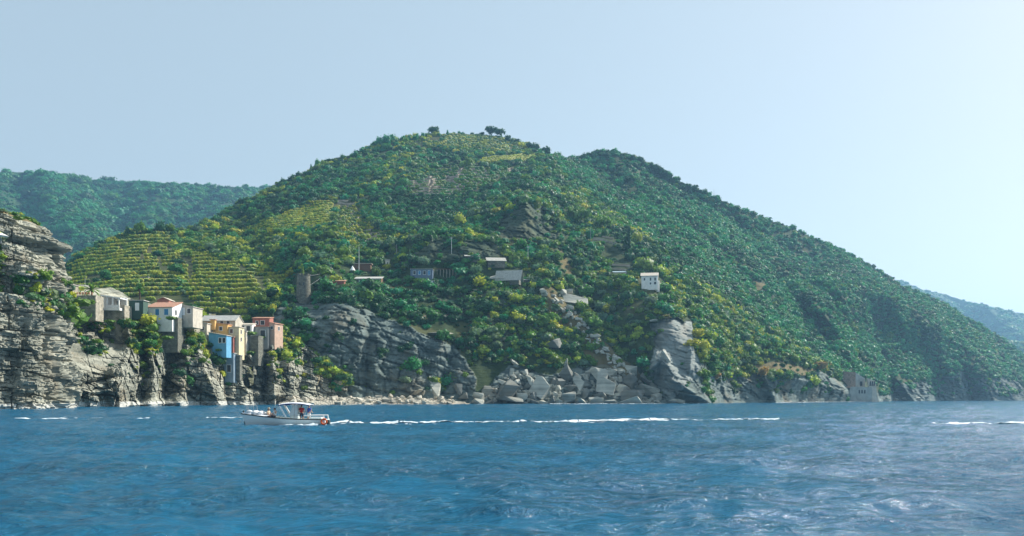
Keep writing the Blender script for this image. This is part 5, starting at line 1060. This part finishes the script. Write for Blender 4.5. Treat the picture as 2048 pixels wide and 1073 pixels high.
# foredeck with white padded fenders / cushions
V = []; Q = []
for i in range(14):
    s = .70+i/13*.295; x, y, z = hull_pt(s, 1); V += [(x, y, z+.02), (x, 0, z+.10), (x, -y, z+.02)]
    if i: a = 3*i; Q += [(a-3, a, a+1, a-2), (a-2, a+1, a+2, a-1)]
link('foredeck', npmesh('foredeck', V, Q), M['canvas'], boat)
for k, (x, y, r, l) in enumerate(((3.55, .0, .17, .5), (3.0, -.25, .2, .7), (2.9, .35, .2, .7), (2.35, .1, .24, .8), (1.95, -.45, .18, .6))):
    mb = MB(); z = hull_pt((x+L0/2)/L0, 1)[2]+.2
    bmesh.ops.create_uvsphere(mb.bm, u_segments=14, v_segments=8, radius=1, matrix=Matrix.Translation((x, y, z)) @ Matrix.Rotation(.4*k, 4, 'Z') @ Matrix.Diagonal((l*.62, r*1.3, r, 1))); o = mb.build('cushion', M['whiteshirt'], boat, True)
MB().path([Vector((3.7, .25, 1.35)), Vector((3.75, .22, 1.95)), Vector((3.0, .6, 1.9)), Vector((2.95, .62, 1.2))], .022, 6).path([Vector((3.7, -.25, 1.35)), Vector((3.75, -.22, 1.95)), Vector((3.0, -.6, 1.9)), Vector((2.95, -.62, 1.2))], .022, 6).build('bow_rail', M['greymetal'], boat)
# helm console, windscreen, canopy
MB().box((-.85, 0, .62), (.75, 1.0, .95), bev=.06).build('console', M['hull'], boat)
MB().prism([(-.35, -.6, .95), (-.75, -.6, 1.98), (-1.2, -.6, 1.98), (-1.2, -.6, .95)], (0, .03, 0)).prism([(-.35, .57, .95), (-.75, .57, 1.98), (-1.2, .57, 1.98), (-1.2, .57, .95)], (0, .03, 0)).prism([(-.35, -.57, .95), (-.75, -.57, 1.98), (-.79, -.57, 1.98), (-.39, -.57, .95)], (0, 1.14, 0)).build('windscreen', M['perspex'], boat)
def canopy():
    V = []; Q = []; nx, ny = 14, 9
    for i in range(nx):
        for j in range(ny):
            u = i/(nx-1)*2-1; v = j/(ny-1)*2-1; V.append((-.95-u*1.45, v*1.05, 2.22-.16*u*u-.10*v*v-.02*u))
    me = npmesh('canopy', V, gridfaces(nx, ny), True); o = link('canopy', me, M['canvas'], boat); md = o.modifiers.new('t', 'SOLIDIFY'); md.thickness = .04
    MB().path([Vector((-.95-u*1.47, s*1.07, 2.22-.16*u*u-.15)) for s in (1,) for u in [k/8-1 for k in range(17)]], .05, 6).path([Vector((-.95-u*1.47, -1.07, 2.22-.16*u*u-.15)) for u in [k/8-1 for k in range(17)]], .05, 6).build('canopy_trim', M['navy'], o)
canopy()
for s in (1, -1):
    MB().tube((-.25, s*1.1, .75), (.48, s*1.0, 2.02), .085, .085, 8).build('canopy_strut', M['whitepaint'], boat)
    MB().tube((-1.9, s*1.1, .72), (-2.3, s*1.0, 2.0), .035, .035, 8).build('canopy_strut', M['greymetal'], boat)
    MB().tube((-1.0, s*1.1, .72), (-1.05, s*1.02, 2.1), .035, .035, 8).build('canopy_strut', M['greymetal'], boat)
# bench and stern
MB().box((1.3, 0, .48), (.5, 1.9, .5), bev=.03).build('bow_bench', M['deck'], boat)
MB().box((-2.9, 0, .55), (1.2, 1.5, .5), bev=.05).build('engine_box', M['hull'], boat)
for s in (1, -1): MB().path([Vector((-1.9, s*1.12, .95)), Vector((-2.6, s*1.1, .98)), Vector((-3.75, s*.98, .98)), Vector((-3.8, s*.95, .6))], .05, 8).build('stern_rail', M['whitepaint'], boat)
MB().box((-4.0, 0, .25), (.3, .5, .6), bev=.05).build('outboard_bracket', M['rub'], boat)
def torus(name, R1, r1, mat, parent, loc, rot):
    V = []; n, m = 28, 10
    for i in range(n):
        for j in range(m): a, b = i*2*PI/n, j*2*PI/m; V.append(((R1+r1*math.cos(b))*math.cos(a), (R1+r1*math.cos(b))*math.sin(a), r1*math.sin(b)))
    q = []
    for i in range(n):
        for j in range(m): q.append((i*m+j, ((i+1) % n)*m+j, ((i+1) % n)*m+(j+1) % m, i*m+(j+1) % m))
    o = link(name, npmesh(name, V, q, True), mat, parent, loc); o.rotation_euler = rot; return o
# lifebuoy hangs on the side facing the viewer (world -y = local +y)
ring = torus('lifebuoy', .25, .075, M['ring'], None, boat.matrix_basis @ Vector((-3.35, 1.25, .42)), (R(90), 0, 0)); ring.location = Vector(((648-X0)/F*84.75, 84.72, .40)); tag(ring, 'orange ring lifebuoy hanging on the stern side of the boat', 'lifebuoy')
# people: one skinned surface each, clothing as children
def body(parts, name, mat, parent=None, sub=1):
    """parts: list of chains [(point, radius), ...]; first point of later chains may be the index of an existing vertex"""
    V = []; E = []; Rr = []
    for ch in parts:
        prev = None
        for it in ch:
            if isinstance(it, int): prev = it; continue
            V.append(it[0]); Rr.append(it[1]); k = len(V)-1
            if prev is not None: E.append((prev, k))
            prev = k
    me = bpy.data.meshes.new(name); me.from_pydata(V, E, []); o = link(name, me, mat, parent)
    md = o.modifiers.new('skin', 'SKIN'); md.use_smooth_shade = True
    sv = me.skin_vertices[0].data
    for k, r in enumerate(Rr): sv[k].radius = (r, r) if not isinstance(r, tuple) else r
    sv[0].use_root = True
    s = o.modifiers.new('sub', 'SUBSURF'); s.levels = s.render_levels = sub; return o
def limb(a, b, t): return tuple(a[i]*(1-t)+b[i]*t for i in range(3))
def person(label, loc, rz, pose, top, bottom, hat=None, hair=True):
    """pose: dict of joints in metres, x forward, y left, z up"""
    root = empty('person', loc, rz); J = pose
    pel, ch, nk, hd = J['pelvis'], J['chest'], J['neck'], J['head']
    parts = [[(pel, (.15, .12)), (limb(pel, ch, .5), (.135, .11)), (ch, (.16, .115)), (nk, .058), (limb(nk, hd, .45), .07), (hd, (.085, .10)), ((hd[0]-.005, hd[1], hd[2]+.08), (.07, .085))]]
    n = 7
    for s in ('l', 'r'):
        sh, el, wr = J[s+'sh'], J[s+'el'], J[s+'wr']; hp, kn, an, to = J[s+'hp'], J[s+'kn'], J[s+'an'], J[s+'to']
        parts.append([2, (sh, .062), (limb(sh, el, .5), .052), (el, .043), (limb(el, wr, .4), .042), (wr, .028), (limb(el, wr, 1.28), (.038, .018))]); palm_i = n+5; n += 6
        d = tuple((wr[i]-el[i])/max(1e-6, math.dist(wr, el)) for i in range(3)); side = (-d[1], d[0], 0) if abs(d[2]) < .9 else (0, 1, 0); pl = limb(el, wr, 1.28)
        for f, (off, ln) in enumerate(((-.03, .065), (-.01, .075), (.01, .07), (.028, .055))):
            q1 = tuple(pl[i]+d[i]*ln*.55+side[i]*off for i in range(3)); q2 = tuple(q1[i]+d[i]*ln*.5-(0, 0, .02)[i] for i in range(3)); parts.append([palm_i, (q1, .010), (q2, .008)]); n += 2
        q1 = tuple(wr[i]+d[i]*.03-side[i]*.045 for i in range(3)); q2 = tuple(q1[i]+d[i]*.04-side[i]*.01 for i in range(3)); parts.append([palm_i-1, (q1, .013), (q2, .010)]); n += 2
        parts.append([0, (hp, .088), (limb(hp, kn, .5), .078), (kn, .058), (limb(kn, an, .35), .056), (an, .038), (to, (.042, .03))]); n += 6
    body(parts, 'body', M['skin'], root)
    c = [[(limb(pel, ch, -.05), (.165, .135)), (limb(pel, ch, .5), (.15, .125)), (ch, (.178, .13)), (limb(ch, nk, .6), (.09, .085))]]
    for s in ('l', 'r'): c.append([2, (J[s+'sh'], .078), (limb(J[s+'sh'], J[s+'el'], .6), .066)])
    body(c, 'shirt', M[top], root)
    c = [[((pel[0], pel[1], pel[2]+.06), (.16, .13)), (pel, (.168, .14))]]
    for s in ('l', 'r'): c.append([1, (J[s+'hp'], .102), (limb(J[s+'hp'], J[s+'kn'], .8), .085)])
    body(c, 'shorts', M[bottom], root)
    mb = MB(); h = Vector(hd)
    bmesh.ops.create_uvsphere(mb.bm, u_segments=16, v_segments=10, radius=1, matrix=Matrix.Translation(h+Vector((-.022, 0, .05))) @ Matrix.Diagonal((.105, .092, .105, 1))); mb.build('hair', M['hair'], root, True)
    mb = MB(); mb.tube(h+Vector((.085, 0, .03)), h+Vector((.112, 0, -.005)), .010, .017, 8)   # nose
    mb.build('nose', M['skin'], root)
    mb = MB()
    for s in (1, -1): bmesh.ops.create_uvsphere(mb.bm, u_segments=8, v_segments=6, radius=.011, matrix=Matrix.Translation(h+Vector((.082, s*.032, .03))))
    mb.box(h+Vector((.086, 0, -.045)), (.012, .045, .01)); mb.build('eyes_and_mouth', M['hair'], root)
    mb = MB()
    for s in (1, -1): bmesh.ops.create_uvsphere(mb.bm, u_segments=8, v_segments=6, radius=1, matrix=Matrix.Translation(h+Vector((-.005, s*.088, .015))) @ Matrix.Diagonal((.022, .012, .032, 1)))
    mb.build('ears', M['skin'], root, True)
    if hat: MB().tube(h+Vector((0, 0, .07)), h+Vector((0, 0, .10)), .17, .16, 16).tube(h+Vector((0, 0, .10)), h+Vector((0, 0, .19)), .10, .085, 14).build('hat', M[hat], root)
    tag(root, label, 'person'); return root
STAND = dict(pelvis=(0, 0, .93), chest=(.02, 0, 1.27), neck=(.02, 0, 1.47), head=(.05, 0, 1.60), lsh=(.02, .19, 1.40), lel=(.05, .25, 1.13), lwr=(.26, .20, 1.04), rsh=(.02, -.19, 1.40), rel=(.04, -.25, 1.12), rwr=(.24, -.20, 1.02),
 lhp=(0, .10, .86), lkn=(.03, .12, .48), lan=(-.02, .13, .08), lto=(.14, .14, .03), rhp=(0, -.10, .86), rkn=(.04, -.12, .48), ran=(0, -.13, .08), rto=(.16, -.14, .03))
SIT = dict(pelvis=(0, 0, .10), chest=(-.02, 0, .44), neck=(.0, 0, .63), head=(.03, 0, .76), lsh=(-.02, .19, .56), lel=(.12, .25, .32), lwr=(.34, .16, .26), rsh=(-.02, -.19, .56), rel=(.10, -.25, .32), rwr=(.32, -.14, .24),
 lhp=(.08, .10, .09), lkn=(.47, .14, .16), lan=(.50, .14, -.28), lto=(.64, .15, -.33), rhp=(.08, -.10, .09), rkn=(.46, -.12, .16), ran=(.44, -.12, -.28), rto=(.58, -.12, -.33))
def seat(lx, ly, lz): return boat.matrix_basis @ Vector((lx, ly, lz))
bpy.context.view_layer.update()
person('person in a red shirt standing at the helm under the canopy', seat(-1.55, .45, .25), R(95), STAND, 'redshirt', 'darkcloth')
person('person in a blue shirt and pale trousers standing behind the helm', seat(-2.25, .5, .25), R(60), STAND, 'blueshirt', 'whiteshirt')
person('person in a white shirt sitting in the bow, nearer the canopy', seat(1.0, .4, .78), R(160), SIT, 'whiteshirt', 'darkcloth')
person('person in a sun hat sitting farthest forward in the bow', seat(1.75, -.1, .78), R(-20), SIT, 'beigecloth', 'redshirt', hat='beigecloth')
# ------------------------------------------------------------------ water
def waves(X, Dg):
    rng = np.random.default_rng(4); Z = np.zeros(X.shape)
    for k in range(46):
        lam = 10**rng.uniform(-.15, 1.15); a = .0064*lam**.6; th = rng.normal(.9, .7); ph = rng.uniform(0, 6.28)
        kx, ky = math.cos(th)*6.283/lam, math.sin(th)*6.283/lam
        fade = np.clip(lam*60/np.maximum(Dg, 1), 0, 1)
        q = np.sin(kx*X+ky*Dg+ph+1.5*vnoise(X/lam/4, Dg/lam/4, X*0, k)); Z += a*(q+.35*q*q)*fade
    return Z*(Dg > 9.5)
def water():
    m, nt, b = newmat('sea_water'); L = nt.links.new
    b.inputs['Base Color'].default_value = (.0, .108, .215, 1); b.inputs['Roughness'].default_value = .10; b.inputs['IOR'].default_value = 1.33; b.inputs['Specular IOR Level'].default_value = .38
    geo = N(nt, 'ShaderNodeNewGeometry'); mp = N(nt, 'ShaderNodeMapping'); mp.inputs['Scale'].default_value = (.8, 1, 1); L(geo.outputs['Position'], mp.inputs['Vector'])
    n1 = N(nt, 'ShaderNodeTexNoise'); n1.inputs['Scale'].default_value = 2.3; n1.inputs['Detail'].default_value = 7; n1.inputs['Roughness'].default_value = .62; n1.inputs['Distortion'].default_value = .4
    L(mp.outputs[0], n1.inputs['Vector'])
    n2 = N(nt, 'ShaderNodeTexNoise'); n2.inputs['Scale'].default_value = .12; n2.inputs['Detail'].default_value = 3; L(mp.outputs[0], n2.inputs['Vector'])
    mr = N(nt, 'ShaderNodeMapRange'); mr.inputs['To Min'].default_value = .5; mr.inputs['To Max'].default_value = 1.3; mr.inputs['From Min'].default_value = .385; mr.inputs['From Max'].default_value = .65
    L(n2.outputs['Fac'], mr.inputs['Value'])
    bp = N(nt, 'ShaderNodeBump'); bp.inputs['Distance'].default_value = .45; L(n1.outputs['Fac'], bp.inputs['Height']); L(mr.outputs[0], bp.inputs['Strength']); L(bp.outputs['Normal'], b.inputs['Normal'])
    # wave-shaped surface: near sheet is fine, it opens out into the far sea
    D = np.concatenate([np.linspace(-250, 9, 8), np.geomspace(10, 420, 620), np.geomspace(430, 7700, 60)])
    U = np.concatenate([np.linspace(-.95, -.64, 30)[:-1], np.linspace(-.64, .64, 620), np.linspace(.64, .95, 30)[1:]])
    Dg, Ug = np.meshgrid(D, U, indexing='ij'); Wd = np.where(Dg > 10, Dg, 10)
    X = Ug*Wd; X = np.where(np.abs(Ug) > .949, np.sign(Ug)*np.minimum(np.maximum(np.abs(X), 400), 5300), X); X = np.clip(X, -5300, 5300)
    Z = waves(X, Dg)
    me = npmesh('sea', np.stack([X, Dg, Z], -1).reshape(-1, 3), gridfaces(len(D), len(U)), True)
    o = link('sea', me, m); tag(o, kind='structure')
water()
# foam: churned water behind the boat and thin streaks of older wakes
def foam(name, pts, label, thr=.0, seed=1, hgt=.16):
    """pts: (px, py, half width m)"""
    m = M.get('foam')
    if m is None:
        m = M['foam'] = paint('sea_foam', (.62, .70, .74), .8, .05, 3)
    V = []; Q = []; n = 0; pts = [((px-X0)/F*(CH*F/(py-Y0)), CH*F/(py-Y0), w) for px, py, w in pts]; i_ = 0
    for (x1, y1, w1), (x2, y2, w2) in zip(pts[:-1], pts[1:]):
        L_ = math.hypot(x2-x1, y2-y1); k = max(2, int(L_/.13)); t = np.linspace(0, 1, k, endpoint=False)[:, None]; v = np.linspace(-1, 1, 44)[None, :]
        w = w1+(w2-w1)*t; cx = x1+(x2-x1)*t+0*v; cy = y1+(y2-y1)*t+v*w; cxx = cx+vnoise(cx, cy, cx*0, 3)*.08
        nz = fbm(cx/2.2, cy, cx*0, .5, 4, seed)+.3*vnoise(cx/6, cy/2, cx*0, seed+9)+max(0, .6-i_*.3); i_ += 1; ok = (nz-.8*np.abs(v) > thr)[:-1, :-1]
        z = waves(cxx, cy)+.012+(hgt*np.clip(nz-thr, 0, .8)+hgt*.6*np.clip(vnoise(cx*3, cy*3, cx*0, 7), 0, 1))*np.clip(1.15-np.abs(v)*1.3, 0, 1)
        q = gridfaces(k, 44)[ok.ravel()]; V.append(np.stack([cxx, cy, z], -1).reshape(-1, 3)); Q.append(q+n); n += k*44
    me = npmesh(name, np.vstack(V), np.vstack(Q), True); bm = bmesh.new(); bm.from_mesh(me); bmesh.ops.delete(bm, geom=[v for v in bm.verts if not v.link_faces], context='VERTS'); bm.to_mesh(me); bm.free()
    tag(link(name, me, m), label, 'foam', kind='stuff')
foam('wake_foam', [(640, 850.5, .8), (700, 850, 1.6), (800, 849.5, 2.8), (840, 849.2, 3.4), (950, 848, 3.0), (1040, 847, 2.0), (1160, 845.5, 2.2), (1300, 843.5, 1.8), (1420, 842, 1.3), (1560, 840.5, .8)], 'white churned wake trailing right behind the boat', -.34, 1, .15)
foam('wake_foam', [(560, 852.5, .5), (590, 852.5, .9), (640, 853.5, .6)], 'white spray along the boat waterline', -.4, 2, .2)
foam('foam_streak', [(-20, 839, 2.5), (60, 839, 2), (130, 839, 2), (230, 838.5, 2.5), (300, 838.5, 1.5)], 'thin pale foam streak on the left water', -.1, 3, .1)
foam('foam_streak', [(420, 838, 2), (495, 838, 1.5)], 'short foam streak just left of the bow', -.1, 4, .1)
foam('foam_streak', [(1860, 851, .6), (1940, 850, .9), (2060, 849, 1.0)], 'foam streak on the right water below the wake', .02, 5, .15)
foam('shore_foam', [(1100, 809, 4), (1250, 808.6, 5), (1330, 808.5, 6), (1420, 808, 4)], 'thin white water line along the rockfall shore', .3, 6, .2)
foam('shore_foam', [(1550, 806.2, 10), (1650, 805, 12), (1760, 804, 14)], 'thin white water line under the bunker shore', .25, 8, .25)
# ------------------------------------------------------------------ labels that single out
def finish_labels():
    ORD = ['leftmost', 'second from left', 'third from left', 'fourth from left', 'fifth from left', 'sixth from left', 'seventh from left', 'eighth from left', 'ninth from left', 'tenth from left', 'eleventh from left', 'twelfth from left', 'thirteenth from left', 'fourteenth from left', 'fifteenth from left']
    g = {}
    for o, b, px in LABELLED: g.setdefault(b, []).append((px, o))
    for b, L_ in g.items():
        L_.sort(key=lambda t: t[0])
        if len(L_) == 1: L_[0][1]['label'] = b; continue
        for k, (px, o) in enumerate(L_):
            s = ORD[k] if k < len(ORD) else None
            if len(L_) > len(ORD):
                n = len(L_); s = None
                o['label'] = b; o['group'] = b[:60]
            else:
                if k == len(L_)-1: s = 'rightmost'
                o['label'] = f"{b}, {s}" if len(b.split()) <= 13 else f"{' '.join(w for w in b.split() if w not in ('the', 'tall', 'small', 'rounded', 'large'))}, {s}"
finish_labels()
haze()
